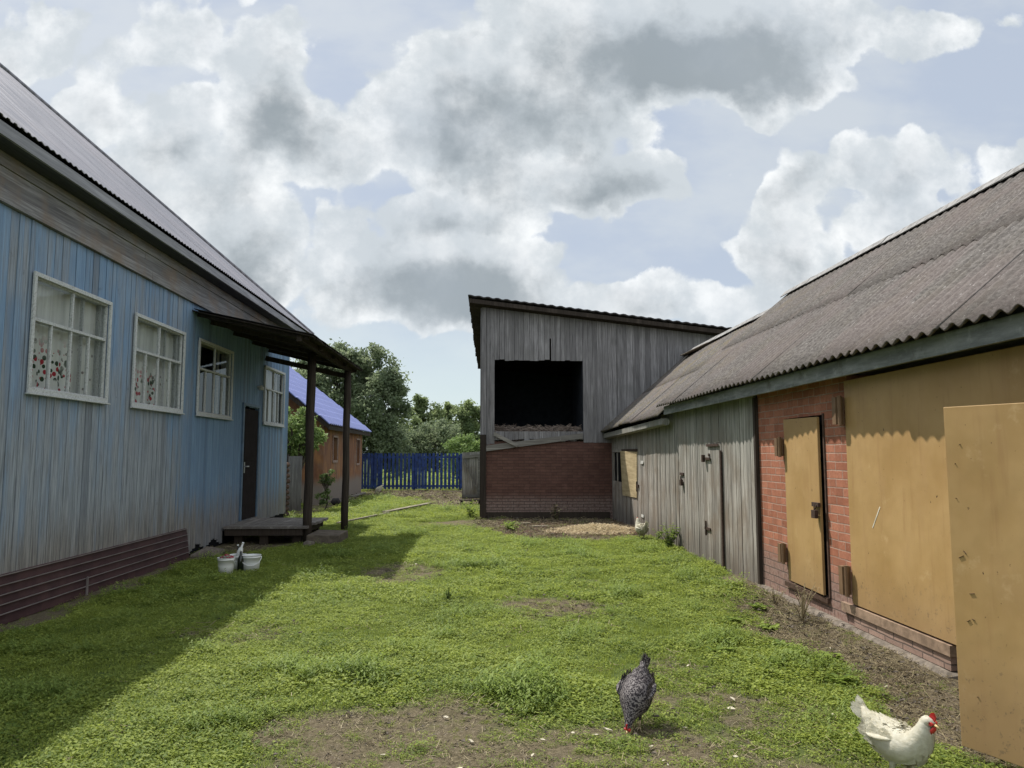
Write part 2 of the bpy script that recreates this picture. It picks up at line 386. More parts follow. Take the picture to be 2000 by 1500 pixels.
def plywood():
    m, N, b = new_mat('weathered_plywood', .8, .2); p = N.pos(); n = N.noise(N.vm('MULTIPLY', p, (2, 2, 18)), 1., 5, .6)
    c = N.mix(N.mr(n, .35, .65), (.33, .26, .15), (.47, .38, .23)); setc(N, b, c); return m
M['plywood'] = plywood()

def orange_wall():
    m, N, b = new_mat('worn_orange_wall', .85, .2); p = N.pos(); x, y, z = N.sep(p)
    n = N.noise(N.vm('MULTIPLY', p, (4, 4, 1.2)), 1., 6, .65); k = N.noise(p, 1.2, 4, .6)
    c = N.mix(N.mr(n, .35, .68), (.15, .07, .045), (.30, .15, .065))
    c = N.mix(N.mr(k, .5, .68, 0, .6), c, (.20, .15, .12))
    c = N.mix(N.mr(N.m('ADD', z, N.m('MULTIPLY', k, .5)), .75, 1.1, 1., 0.), c, (.20, .165, .14)); setc(N, b, c, n, .4, .01); return m
M['orange_wall'] = orange_wall()
M['blue_tile'] = plain('blue_metal_tile', (.14, .165, .37), .4, .5, 0, .1, 2.)
M['blue_fence'] = plain('blue_fence_paint', (.018, .042, .15), .6, .25, 0, .45, 6.)
M['roof_dark'] = plain('tar_roof', (.045, .042, .042), .9, .1, 0, .3, 8.)

def leaf_mat(name, dark, light, trans=.3, pale=None):
    m, N, b = new_mat(name, .6, .25); r = rnd_attr(N)
    oi = N.n('ShaderNodeObjectInfo').outputs['Random']; p = N.pos()
    k = N.noise(p, 1.1, 3, .6)
    f = N.m('ADD', N.m('MULTIPLY', r, .55), N.m('MULTIPLY', k, .6))
    c = N.mix(N.mr(f, .25, .85), dark, light)
    if pale: c = N.mix(N.mr(N.noise(p, 4.5, 3, .6), .52, .72, 0, .5), c, pale)
    setc(N, b, c)
    tr = N.n('ShaderNodeBsdfTranslucent', None, Color=N.mix(.35, c, tuple(min(1, x*2.2) for x in light)))
    mx = N.n('ShaderNodeMixShader', None, _0=trans, _1=b.outputs[0], _2=tr.outputs[0])
    N.nt.links.new(mx.outputs[0], N.nt.nodes['Material Output'].inputs[0]); return m
M['grass'] = leaf_mat('grass_leaf', (.07, .115, .018), (.285, .335, .065), .42, (.22, .28, .085))
M['weed'] = leaf_mat('weed_leaf', (.085, .135, .025), (.22, .285, .06), .4)
M['willow'] = leaf_mat('willow_leaf', (.09, .125, .07), (.20, .24, .14), .42)
M['birch'] = leaf_mat('birch_leaf', (.09, .13, .06), (.22, .27, .12), .42)
M['bushy'] = leaf_mat('bush_leaf', (.10, .16, .045), (.22, .30, .10), .3)
M['shrub'] = leaf_mat('shrub_leaf', (.035, .06, .02), (.13, .18, .06), .25)
M['dry'] = leaf_mat('dry_stalk', (.13, .10, .06), (.33, .28, .17), .1)
M['straw'] = leaf_mat('straw', (.48, .38, .24), (.80, .68, .46), .2)
M['hay'] = leaf_mat('old_hay', (.12, .09, .075), (.30, .24, .20), .1)
M['bark'] = plain('bark', (.10, .085, .07), .95, .1, 0, .4, 14., .6)
M['chip'] = plain('pale_wood_chip', (.45, .41, .32), .8, .2, 0, .2, 30.)

def curtain(name, base, flowers=True, seed=0.):
    m, N, b = new_mat(name, .9, .1); p = N.pos(); x, y, z = N.sep(p)
    fold = N.noise(N.comb(N.m('MULTIPLY', y, 16.), seed, N.m('MULTIPLY', z, .7)), 1., 3, .5)
    c = N.mix(N.mr(fold, .3, .7), tuple(q*.82 for q in base), base)
    if flowers:
        v = N.comb(y, z, seed)
        vo = N.n('ShaderNodeTexVoronoi', None, Vector=v, Scale=17., Randomness=1.)
        cl_ = N.noise(v, 4.2, 2, .5)
        band = N.m('MULTIPLY', N.m('MULTIPLY', N.mr(z, 2.5, 2.85, 1., 0.), N.mr(cl_, .34, .46)), N.m('LESS_THAN', y, 8.45 if seed < 2 else 10.6))
        sp = N.m('MULTIPLY', N.mr(vo.outputs[0], .36, .28, 0., 1.) if False else N.m('LESS_THAN', vo.outputs[0], .46), band)
        hue = N.sep(vo.outputs[1])[0]
        fc = N.mix(N.m('GREATER_THAN', hue, .45), (.05, .075, .045), (.42, .045, .06))
        c = N.mix(sp, c, fc)
        sp2 = N.m('MULTIPLY', N.m('LESS_THAN', N.n('ShaderNodeTexVoronoi', None, Vector=v, Scale=11.).outputs[0], .2), N.mr(z, 2.6, 2.95, .8, 0.))
        c = N.mix(sp2, c, (.16, .13, .12))
    setc(N, b, c, fold, .5, .02); return m

def glass():
    m, N, b = new_mat('window_glass', .04, .5); nt = m.node_tree
    gl = N.n('ShaderNodeBsdfGlossy', None, Color=(.9, .95, 1, 1), Roughness=.03)
    tr = N.n('ShaderNodeBsdfTransparent', None, Color=(.88, .9, .9, 1))
    fr = N.n('ShaderNodeFresnel', None, IOR=1.5).outputs[0]
    fr = N.m('ADD', N.m('MULTIPLY', fr, .5), .03)
    mx = N.n('ShaderNodeMixShader', None, _0=fr, _1=tr.outputs[0], _2=gl.outputs[0])
    nt.links.new(mx.outputs[0], nt.nodes['Material Output'].inputs[0]); return m
M['glass'] = glass()

# ------------------------------------------------------------------ ground
BARE = [(-1.05, 9.9, .55, .8, .7), (.73, 7.6, .5, .55, .7), (1.3, 9.1, .5, .5, .3), (-.4, 4.3, .8, .55, .72), (-.1, 3.7, .9, .7, .7), (.7, 4.0, 1.1, .38, .62), (.6, 3.6, 1.6, .5, .5), (-.35, 4.65, .55, .35, .55),
        (1.45, 5.2, .28, .5, .45), (1.55, 4.6, .5, .35, .5), (3.0, 6.3, .5, 1.6, 1.0), (2.95, 5.2, .35, .9, 1.1), (2.95, 4.2, .45, .8, 1.0), (3.2, 8.4, .2, 1.6, .8), (1.9, 15.2, 1.6, 1.5, 1.25), (1.0, 16.9, 2.2, 1.0, 1.2),
        (2.6, 16.5, 1.0, 1.6, 1.2), (-2.6, 29.5, 2.6, 2.6, 1.2), (-.9, 26.5, 1.4, 3.2, 1.1), (-.9, 23.2, 1.0, 1.2, .9), (-2.1, 6.6, .5, .45, .42), (-3.9, 13.4, .8, 1.1, 1.2), (-4.3, 9.0, .25, 4.0, .8), (-3.9, 11.9, .5, .7, .7), (-4.7, 24, .6, 6, .9)]
def bareness(x, y):
    wx = x + .25*noise.noise((x*1.3, y*1.3, 3.)); wy = y + .3*noise.noise((x*1.3, y*1.3, 9.))
    b = 0
    for cx, cy, rx, ry, s in BARE:
        d = math.hypot((wx-cx)/rx, (wy-cy)/ry)
        if d < 1.35: b = max(b, s*min(1, (1.35-d)/.65))
    return b + .34*noise.noise((x*2.6, y*2.6, 1.)) + .26*noise.noise((x*8, y*8, 4.))
def gz(x, y):
    z = .025*noise.noise((x*.7, y*.7, 0.)) + .012*noise.noise((x*2.6, y*2.6, 5.))
    z += .10*math.exp(-((x-2.3)/1.1)**2-((y-15.5)/.9)**2) + .06*math.exp(-((x-3.2)/.35)**2)*(1 if 4 < y < 13 else 0)
    return z
def axis_pts(lo, hi, step, far):
    a = list(np.arange(lo, hi+1e-6, step)); g = step; l = []; h = []
    v = lo
    while v > -far: g *= 1.5; v -= g; l.append(v)
    g = step; v = hi
    while v < far: g *= 1.5; v += g; h.append(v)
    return l[::-1] + a + h
gx = axis_pts(-5.5, 3.6, .07, 900); gy = axis_pts(2.6, 19., .07, 900)
gv = []; bv = []
for y in gy:
    for x in gx:
        near = -8 < x < 8 and -3 < y < 40
        gv.append((x, y, gz(x, y) if near else 0.)); bv.append(bareness(x, y) if near else 0.)
nx = len(gx)
me = bpy.data.meshes.new('ground')
me.from_pydata(gv, [], [(j*nx+i, j*nx+i+1, (j+1)*nx+i+1, (j+1)*nx+i) for j in range(len(gy)-1) for i in range(nx-1)])
a = me.attributes.new('bare', 'FLOAT', 'POINT'); a.data.foreach_set('value', bv)
me.polygons.foreach_set('use_smooth', [True]*len(me.polygons))
ground = bpy.data.objects.new('ground', me); C.objects.link(ground); tag(ground, kind='structure')
m, N, b = new_mat('yard_soil', .95, .1); p = N.pos()
n1 = N.noise(p, 6., 8, .7); n2 = N.noise(p, 45., 6, .7); n3 = N.noise(p, 160., 3, .6)
soil = N.mix(N.mr(n2, .3, .7), (.07, .058, .034), (.17, .142, .09))
soil = N.mix(N.mr(n1, .4, .7, 0, .5), soil, (.125, .095, .075))
soil = N.mix(N.mr(n3, .62, .7, 0, .7), soil, (.34, .30, .22))
vo = N.n('ShaderNodeTexVoronoi', None, Vector=p, Scale=55.).outputs[0]
soil = N.mix(N.m('MULTIPLY', N.m('LESS_THAN', vo, .22), N.mr(n1, .45, .6)), soil, (.27, .24, .19))
gr = N.mix(N.mr(n2, .3, .7), (.04, .06, .016), (.105, .14, .04))
ba = N.n('ShaderNodeAttribute', {'attribute_name': 'bare'}).outputs['Fac']
f = N.mr(N.m('ADD', ba, N.m('MULTIPLY', N.m('SUBTRACT', n2, .5), .5)), .12, .75)
setc(N, b, N.mix(f, gr, soil), N.m('ADD', n2, N.m('MULTIPLY', n3, .5)), .9, .02); me.materials.append(m)

# ------------------------------------------------------------------ grass and low weeds (stuff)
def tuft(kind):
    mb = MB()
    if kind == 'leafy':
        for _ in range(40):
            a = random.uniform(0, 6.28); r = .07*math.sqrt(random.random()); h = random.uniform(.004, .04)*(1-r*5)
            c = Vector((r*math.cos(a), r*math.sin(a), h)); o = random.uniform(0, 6.28)
            d = Vector((math.cos(o), math.sin(o), random.uniform(-.1, .9))).normalized(); L = random.uniform(.011, .026); W = L*random.uniform(.2, .36)
            s = d.cross(Vector((0, 0, 1))).normalized()*W
            mb.add([c, c+d*L*.5+s, c+d*L+Vector((0, 0, -.2*L)), c+d*L*.5-s], [(0, 1, 2, 3)])
        for _ in range(5):
            a = random.uniform(0, 6.28); r = .05*random.random(); c = Vector((r*math.cos(a), r*math.sin(a), 0))
            mb.add([c, c+Vector((.003, 0, 0)), c+Vector((random.uniform(-.02, .02), random.uniform(-.02, .02), random.uniform(.03, .06)))], [(0, 1, 2)])
    elif kind == 'blade':
        for _ in range(26):
            a = random.uniform(0, 6.28); r = .06*math.sqrt(random.random()); c = Vector((r*math.cos(a), r*math.sin(a), -.003)); o = random.uniform(0, 6.28)
            d = Vector((math.cos(o), math.sin(o), 0)); s = Vector((-math.sin(o), math.cos(o), 0))*random.uniform(.0011, .0024); H = random.uniform(.015, .055); l = random.uniform(.1, .9)*H
            mb.add([c-s, c+s, c+s*.7+d*l*.35+Vector((0, 0, H*.6)), c-s*.7+d*l*.35+Vector((0, 0, H*.6)), c+d*l+Vector((0, 0, H))], [(0, 1, 2, 3), (3, 2, 4)])
    else:   # feathery weed, the paler lumps
        for _ in range(9):
            a = random.uniform(0, 6.28); o = random.uniform(0, 6.28); base = Vector((.02*math.cos(a), .02*math.sin(a), 0))
            tip = base+Vector((math.cos(o)*random.uniform(.02, .07), math.sin(o)*random.uniform(.02, .07), random.uniform(.03, .085)))
            for k in range(7):
                q = base.lerp(tip, .2+.8*k/6); oo = random.uniform(0, 6.28)
                d = Vector((math.cos(oo), math.sin(oo), .5)).normalized(); L = random.uniform(.012, .024); s = d.cross(Vector((0, 0, 1))).normalized()*.0035
                mb.add([q, q+d*L*.5+s, q+d*L, q+d*L*.5-s], [(0, 1, 2, 3)])
    return mb
hid = bpy.data.collections.new('tuft_sources')
def source(name, mb, mat):
    o = mb.build(name, mat); C.objects.unlink(o); hid.objects.link(o); return o
for i in range(3):
    source('a_leafy%d' % i, tuft('leafy'), M['grass'])
for i in range(2):
    source('b_blade%d' % i, tuft('blade'), M['grass'])
source('c_feather', tuft('feather'), M['weed'])
def scatter(name, pts, sizes, idx, coll, label, cat):
    me = bpy.data.meshes.new(name); me.from_pydata(pts, [], [])
    a = me.attributes.new('sz', 'FLOAT', 'POINT'); a.data.foreach_set('value', sizes)
    a = me.attributes.new('ix', 'INT', 'POINT'); a.data.foreach_set('value', idx)
    a = me.attributes.new('rot', 'FLOAT_VECTOR', 'POINT')
    a.data.foreach_set('vector', [c for _ in pts for c in (random.uniform(-.2, .2), random.uniform(-.2, .2), random.uniform(0, 6.28))])
    o = bpy.data.objects.new(name, me); C.objects.link(o); tag(o, label, cat, kind='stuff')
    ng = bpy.data.node_groups.new(name, 'GeometryNodeTree')
    ng.interface.new_socket('Geometry', in_out='INPUT', socket_type='NodeSocketGeometry')
    ng.interface.new_socket('Geometry', in_out='OUTPUT', socket_type='NodeSocketGeometry')
    gi = ng.nodes.new('NodeGroupInput'); go = ng.nodes.new('NodeGroupOutput')
    ip = ng.nodes.new('GeometryNodeInstanceOnPoints'); ci = ng.nodes.new('GeometryNodeCollectionInfo')
    ci.inputs['Collection'].default_value = coll; ci.inputs['Separate Children'].default_value = True; ci.inputs['Reset Children'].default_value = True
    def attr(nm, t):
        nd = ng.nodes.new('GeometryNodeInputNamedAttribute'); nd.data_type = t; nd.inputs['Name'].default_value = nm; return nd.outputs['Attribute']
    L = ng.links.new
    L(gi.outputs[0], ip.inputs['Points']); L(ci.outputs[0], ip.inputs['Instance']); ip.inputs['Pick Instance'].default_value = True
    L(attr('ix', 'INT'), ip.inputs['Instance Index']); L(attr('sz', 'FLOAT'), ip.inputs['Scale']); L(attr('rot', 'FLOAT_VECTOR'), ip.inputs['Rotation'])
    L(ip.outputs[0], go.inputs[0])
    md = o.modifiers.new('scatter', 'NODES'); md.node_group = ng
    return o
def blocked(x, y):
    if x < -4.42 and y < 17.35: return True
    if x > 3.12 and y < 18: return True
    if x > -.05 and 17.95 < y < 22.5: return True
    if x < -4.8 and 22.8 < y < 31.5: return True
    return False
pts, szs, ixs = [], [], []
def fill(x0, x1, y0, y1, per, smin, smax):
    n = int((x1-x0)*(y1-y0)*per)
    X = RG.uniform(x0, x1, n); Y = RG.uniform(y0, y1, n); U = RG.random(n)
    for x, y, u in zip(X, Y, U):
        x = float(x); y = float(y)
        if blocked(x, y) or abs(x-.04*y) > .78*y+.6: continue
        b = bareness(x, y) if y < 34 else 0.
        keep = 1-min(1, max(0, (b-.1)/.7))
        if u > .22+.78*keep: continue
        if u > .16 and b > .8: continue
        lump = noise.noise((x*1.7, y*1.7, 7.)); lu2 = noise.noise((x*5, y*5, 2.))
        s = random.uniform(smin, smax)*(1.05+.42*lump+.3*lu2)*(.42+.58*keep)
        cl = math.exp(-((x-.42)/.45)**2-((y-4.95)/.28)**2)+.8*math.exp(-((x+.9)/.5)**2-((y-5.3)/.3)**2)+.6*math.exp(-((x-2.1)/.5)**2-((y-5.5)/.6)**2); s *= 1+.75*cl
        pts.append((x, y, (gz(x, y) if y < 40 else 0)-.004)); szs.append(max(.35, s))
        k = lump+.35*lu2+random.uniform(-.35, .35)+.5*cl
        ixs.append(5 if k > .6 else (random.randrange(3) if k > -.35 else 3+random.randrange(2)))
fill(-4.4, 3.2, 2.9, 8, 620, .75, 1.25)
fill(-4.4, 3.2, 8, 18, 260, 1.1, 1.8)
fill(-5.5, 1.0, 18, 33, 70, 1.8, 2.8)
fill(-16, 6., 33, 60, 14, 4., 7.)
fill(-9, -4.4, 17.4, 24, 60, 1.8, 2.8)
scatter('grass', pts, szs, ixs, hid, 'short green grass and low leafy weeds covering the yard', 'grass')

# litter on the bare soil: tiny straws and crumbs
hid2 = bpy.data.collections.new('litter_sources')
def src2(name, mb, mat):
    o = mb.build(name, mat); C.objects.unlink(o); hid2.objects.link(o)
mb = MB()
for _ in range(14):
    a = random.uniform(0, 6.28); c = Vector((random.uniform(-.06, .06), random.uniform(-.06, .06), .004)); L = random.uniform(.008, .028)
    d = Vector((math.cos(a), math.sin(a), random.uniform(0, .25))); mb.beam(c, c+d*L, .0012, .001)
src2('a_straws', mb, M['dry'])
mb = MB()
for _ in range(10):
    c = Vector((random.uniform(-.06, .06), random.uniform(-.06, .06), 0)); s = random.uniform(.003, .009)
    mb.add([c+Vector((random.uniform(-s, s), random.uniform(-s, s), random.uniform(0, s))) for _ in range(4)], [(0, 1, 2), (0, 2, 3), (0, 3, 1), (1, 3, 2)])
src2('b_crumbs', mb, M['bark'])
p2, s2, i2 = [], [], []
for x0, x1, y0, y1, per in ((-2.5, 3.2, 3., 7.9, 110), (2.2, 3.2, 3.5, 8.6, 260), (-4.3, 3.2, 7.9, 13, 30), (-.1, 3.2, 13, 18, 60), (-4.6, .2, 20, 32, 14)):
    for _ in range(int((x1-x0)*(y1-y0)*per)):
        x = random.uniform(x0, x1); y = random.uniform(y0, y1)
        if blocked(x, y) or (bareness(x, y) < .3 and random.random() > .06): continue
        p2.append((x, y, gz(x, y)+.001)); s2.append(random.uniform(.8, 1.6)*(1+.12*y)); i2.append(random.randrange(2))
scatter('soil_litter', p2, s2, i2, hid2, 'dry straws and crumbs littering the bare soil', 'litter')

exec_order = []
# ------------------------------------------------------------------ board walls
def cuts(u0, u1, z0, z1, holes):
    """vertical pieces of one board after the openings are cut out"""
    seg = [(z0, z1)]
    for h0, h1, k0, k1 in holes:
        if u1 <= h0+.004 or u0 >= h1-.004: continue
        new = []
        for a, b in seg:
            if k1 <= a or k0 >= b: new.append((a, b)); continue
            if k0 > a+.02: new.append((a, k0))
            if k1 < b-.02: new.append((k1, b))
        seg = new
    return seg
def board_wall(mb, axis, c, out, u0, u1, zlo, zhi, wd, holes=(), th=.022, gap=.003, jit=.006, wj=.25, ragged=.0):
    """upright boards on plane axis=c facing out (+1/-1); zlo/zhi numbers or functions of u; boards break at opening sides"""
    marks = sorted({round(x, 4) for h in holes for x in h[:2] if u0 < x < u1} | {u0, u1})
    for m0, m1 in zip(marks, marks[1:]):
        n = max(1, round((m1-m0)/wd)); ws = [1+random.uniform(-wj, wj) for _ in range(n)]; t = sum(ws); u = m0
        for wk in ws:
            e = u+(m1-m0)*wk/t; r = random.random(); j = random.uniform(0, jit)
            um = (u+e)/2
            lo = zlo(um) if callable(zlo) else zlo
            for a, b in cuts(u, e, lo, 99., holes):
                top = b < 98; l2 = a-(random.uniform(0, ragged) if a == lo else 0)
                if a > lo: l2 = a-random.uniform(0, ragged*.5)
                za = b if top else (zhi(u) if callable(zhi) else zhi); zb = b if top else (zhi(e) if callable(zhi) else zhi)
                d0, d1 = (c, c+out*(th+j)); sk = random.uniform(-.0015, .0015)
                def P(uu, dd, zz): return (dd, uu, zz) if axis == 'x' else (uu, dd, zz)
                mb.hexa([P(u+gap/2+sk, d0, l2), P(e-gap/2+sk, d0, l2), P(e-gap/2+sk, d1, l2), P(u+gap/2+sk, d1, l2),
                         P(u+gap/2, d0, za), P(e-gap/2, d0, zb), P(e-gap/2, d1, zb), P(u+gap/2, d1, za)], r)
            u = e
def solid_wall(mb, axis, c0, c1, u0, u1, z0, z1, holes=()):
    us = sorted({u0, u1} | {x for h in holes for x in h[:2] if u0 < x < u1}); zs = sorted({z0, z1} | {x for h in holes for x in h[2:] if z0 < x < z1})
    for a, b in zip(us, us[1:]):
        for k, l in zip(zs, zs[1:]):
            if any(h[0] < (a+b)/2 < h[1] and h[2] < (k+l)/2 < h[3] for h in holes): continue
            if axis == 'x': mb.box(min(c0, c1), max(c0, c1), a, b, k, l, .5)
            else: mb.box(a, b, min(c0, c1), max(c0, c1), k, l, .5)

# ------------------------------------------------------------------ the blue house
XL = -4.45
WIN = [(7.42, 8.90, 2.19, 3.32), (9.58, 11.12, 2.19, 3.32), (11.74, 13.28, 2.20, 3.33), (15.3, 16.78, 2.20, 3.33)]
DOOR = (14.02, 15.02, .33, 2.46)
house = thing('blue_house', 'long blue board-clad house with worn paint, four white windows and porch, left of yard', 'house', (XL, 9.5, 0))
mb = MB(); HL = [(a, b, c, d) for a, b, c, d in WIN] + [DOOR]
def sid_lo(y): return .43 if y < 11.45 else (.12+.05*math.sin(y*9) if y < 13.2 else .24)
board_wall(mb, 'x', XL-.022, 1, 2.0, 11.45, sid_lo, 3.86, .105, HL, .022, .009, .010, .35)
board_wall(mb, 'x', XL-.022, 1, 11.45, 17.3, sid_lo, 4.2, .095, HL, .022, .006, .006, .3, .04)
mb.build('siding', M['siding'], house)
mb = MB(); solid_wall(mb, 'x', XL-.16, XL-.024, 2.0, 17.3, .40, 4.3, HL); mb.build('wall', M['interior'], house)
mb = MB(); board_wall(mb, 'y', 17.28, 1, -13.2, XL, .2, 4.2, .12); board_wall(mb, 'y', 2.02, -1, -13.2, XL, .2, 4.2, .12)
mb.box(-13.22, -13.1, 2.02, 17.28, .2, 4.3); mb.box(-13.1, XL-.17, 2.03, 17.27, .3, .4); mb.box(-13.1, XL-.17, 2.03, 17.27, 4.2, 4.3)
mb.build('end_wall', M['siding'], house)
mb = MB(); mb.box(XL-.05, XL-.02, 11.5, 17.25, .0, .4, .5); mb.box(-13.1, XL-.06, 2.1, 17.2, -.1, .28); mb.build('foundation', M['black'], house)
# skirting: five stepped profiled courses leaning out a little
mb = MB(); zc = [.44, .355, .27, .185, .10, .0]
for i in range(5):
    o0, o1 = .03+.012*i, .048+.012*i
    mb.hexa([(XL, 2.0, zc[i+1]), (XL+o1, 2.0, zc[i+1]), (XL+o1, 11.5, zc[i+1]), (XL, 11.5, zc[i+1]), (XL, 2.0, zc[i]), (XL+o0, 2.0, zc[i]), (XL+o0, 11.5, zc[i]), (XL, 11.5, zc[i])])
sk = mb.build('skirting', M['skirting'], house)
mb = MB()
for i in range(5): mb.box(XL+.052+.012*i-.012, XL+.056+.012*i, 2.0, 11.5, zc[i]-.008, zc[i]-.001, .5)
mb.box(XL+.10, XL+.115, 8.55, 8.575, 0, .2)
mb.build('trim', plain('skirting_trim', (.20, .17, .165), .4, .5), sk)
# frieze of long weathered boards, soffit, fascia
mb = MB()
for k, (za, zb, o) in enumerate(((3.865, 3.985, .05), (3.988, 4.10, .028), (4.103, 4.20, .016), (4.203, 4.33, .035))):
    y = 1.6
    while y < 17.4:
        e = min(17.4, y+random.uniform(3.2, 5.2)); mb.box(XL, XL+o+random.uniform(0, .006), y, e-.004, za, zb); y = e
mb.build('frieze', M['frieze'], house)
XE = -4.15; ZE = 4.46; PT = .884
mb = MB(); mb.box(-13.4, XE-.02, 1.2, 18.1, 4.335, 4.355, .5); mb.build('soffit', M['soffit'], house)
mb = MB()
y = 1.1
while y < 18.2:
    e = min(18.2, y+random.uniform(4, 6)); mb.box(XE-.045, XE-.018, y, e-.003, 4.32+random.uniform(0, .004), 4.435); y = e
mb.box(-13.4, XE-.02, 18.16, 18.19, 4.32, 4.435); mb.build('fascia', M['fascia_left'], house)
# hip roof in profiled sheets, the ribs run down the slope
mb = MB(); y0, y1, xw = 1.0, 18.3, 9.4
def roof_side(sx, flip):
    rows = []; ny = int((y1-y0)/.0167)
    for i in range(ny+1):
        y = y0+(y1-y0)*i/ny; t = max(.0, min(4.7, y-y0, y1-y)); ph = (y % .1)/.1
        hz = .016 if .15 < ph < .5 else (0 if ph > .65 else .008)
        row = []
        for k in range(4):
            s = t*k/3; row.append((XE-s if sx > 0 else XE-xw+s, y, ZE+PT*s+hz+.006*noise.noise((y*.8, s, 0))))
        rows.append(row)
    mb.grid(rows, .5, flip)
roof_side(1, False); roof_side(-1, True)
def roof_end(ye, s_, flip):
    rows = []; n_ = 560
    for i in range(n_+1):
        x = XE-xw*i/n_; t = min(4.7, XE-x, x-(XE-xw)); ph = (x % .1)/.1; hz = .016 if .15 < ph < .5 else 0
        rows.append([(x, ye-s_*t*k/2, ZE+PT*t*k/2+hz) for k in range(3)])
    mb.grid(rows, .5, flip)
roof_end(y1, 1, False); roof_end(y0, -1, True)
rf = mb.build('roof', M['metal_roof'], house)
so_ = rf.modifiers.new('thick', 'SOLIDIFY'); so_.thickness = .006; so_.offset = -1
mb = MB(); A = Vector((XE, y1, ZE+.03)); B = Vector((XE-4.7, y1-4.7, ZE+4.7*PT+.035)); B2 = Vector((XE-4.7, y0+4.7, ZE+4.7*PT+.035))
for a_, b_ in ((A, B), (B, B2), (B2, Vector((XE, y0, ZE+.03)))): mb.tube([a_, b_], .045, 8)
mb.build('ridge_cap', M['metal_roof'], rf)
# windows
def make_window(i, y0, y1, z0, z1):
    x = XL+.025; mb = MB(); f = .065
    for q in ((y0-.035, y1+.035, z1-.01, z1+.035), (y0-.035, y1+.035, z0-.04, z0+.01), (y0-.036, y0+.01, z0+.011, z1-.011), (y1-.01, y1+.036, z0+.011, z1-.011)):
        mb.box(x, x+.022, *q)
    mb.box(x, x+.045, y0-.05, y1+.05, z0-.058, z0-.042)
    wn_ = mb.build('window', M['white_paint'], house, bevel=.003)
    fx = XL-.03; mb = MB(); zt = z0+(z1-z0)*.62; ym = (y0+y1)/2
    mb.box(fx, fx+.04, y0, y0+.024, z0, z1); mb.box(fx, fx+.04, y1-.024, y1, z0, z1)
    mb.box(fx, fx+.04, y0+.025, y1-.025, z1-.024, z1); mb.box(fx, fx+.04, y0+.025, y1-.025, z0, z0+.024)
    mb.box(fx+.002, fx+.045, y0+.025, y1-.025, zt-.016, zt+.016)
    mb.box(fx+.004, fx+.04, ym-.013, ym+.013, zt+.017, z1-.025)
    for q in (.25, .5, .75):
        yq = y0+(y1-y0)*q; mb.box(fx+.004, fx+.038, yq-.012, yq+.012, z0+.025, zt-.017)
    mb.build('sash', M['white_paint'], wn_, bevel=.002)
    mb = MB()
    cols = [(y0+.03, ym, zt, z1-.03), (ym, y1-.03, zt, z1-.03)] + [(y0+(y1-y0)*k/4, y0+(y1-y0)*(k+1)/4, z0+.03, zt) for k in range(4)]
    for a_, b_, c_, d_ in cols:
        t = random.uniform(-.002, .002); t2 = random.uniform(-.002, .002)
        mb.quad((fx+.018+t, a_, c_), (fx+.018+t2, b_, c_), (fx+.018-t, b_, d_), (fx+.018-t2, a_, d_), .5)
    mb.build('pane', M['glass'], wn_)
    # inner sash seen through the glass
    mb = MB(); ix = XL-.085
    for yq in (y0+.02, ym+(y1-ym)*.42, y1-.03): mb.box(ix, ix+.03, yq, yq+.03, z0, z1)
    mb.box(ix+.002, ix+.028, y0+.051, y1-.031, zt-.01, zt+.02)
    mb.box(XL-.16, XL-.032, y1-.012, y1-.002, z0+.002, z1-.002); mb.box(XL-.16, XL-.032, y0+.002, y1-.013, z1-.012, z1-.003); mb.box(XL-.16, XL-.032, y0+.002, y1-.013, z0+.003, z0+.012)
    mb.build('inner_sash', M['white_paint'] if i != 3 else M['dark_wood'], wn_)
for i, q in enumerate(WIN): make_window(i, *q)
# curtains hang inside: things of their own
def curtain_obj(y0, y1, z0, z1, mat, label, x=XL-.125, wave=.010):
    mb = MB(); n_ = 60; rows = []
    for i in range(n_+1):
        y = y0+(y1-y0)*i/n_; o = wave*math.sin(i*.9)+wave*.6*math.sin(i*.37+1)
        rows.append([(x+o*.6, y, z1), (x+o, y, (z0+z1)/2), (x+o*1.2, y, z0)])
    mb.grid(rows, .5, True); o = mb.build('curtain', mat, smooth=True)
    tag(o, label, 'curtain', 'curtains behind the windows of the blue house'); return o
curtain_obj(7.3, 9.0, 2.12, 3.4, curtain('curtain_red_print', (.80, .81, .76), True, 1.), 'white curtain with big red flower print, in window nearest the camera')
curtain_obj(9.5, 11.2, 2.12, 3.4, curtain('curtain_small_print', (.72, .74, .69), True, 4.), 'white curtain with small dark red print, second window from the camera')
curtain_obj(11.72, 13.3, 2.12, 2.95, curtain('curtain_dim', (.11, .11, .115), False, 2.), 'dim grey curtain behind third window just under the porch roof edge', x=XL-.45)
curtain_obj(15.25, 16.8, 2.12, 3.4, curtain('curtain_beige', (.52, .50, .46), False, 7.), 'pale beige curtain in the window beyond the dark door')
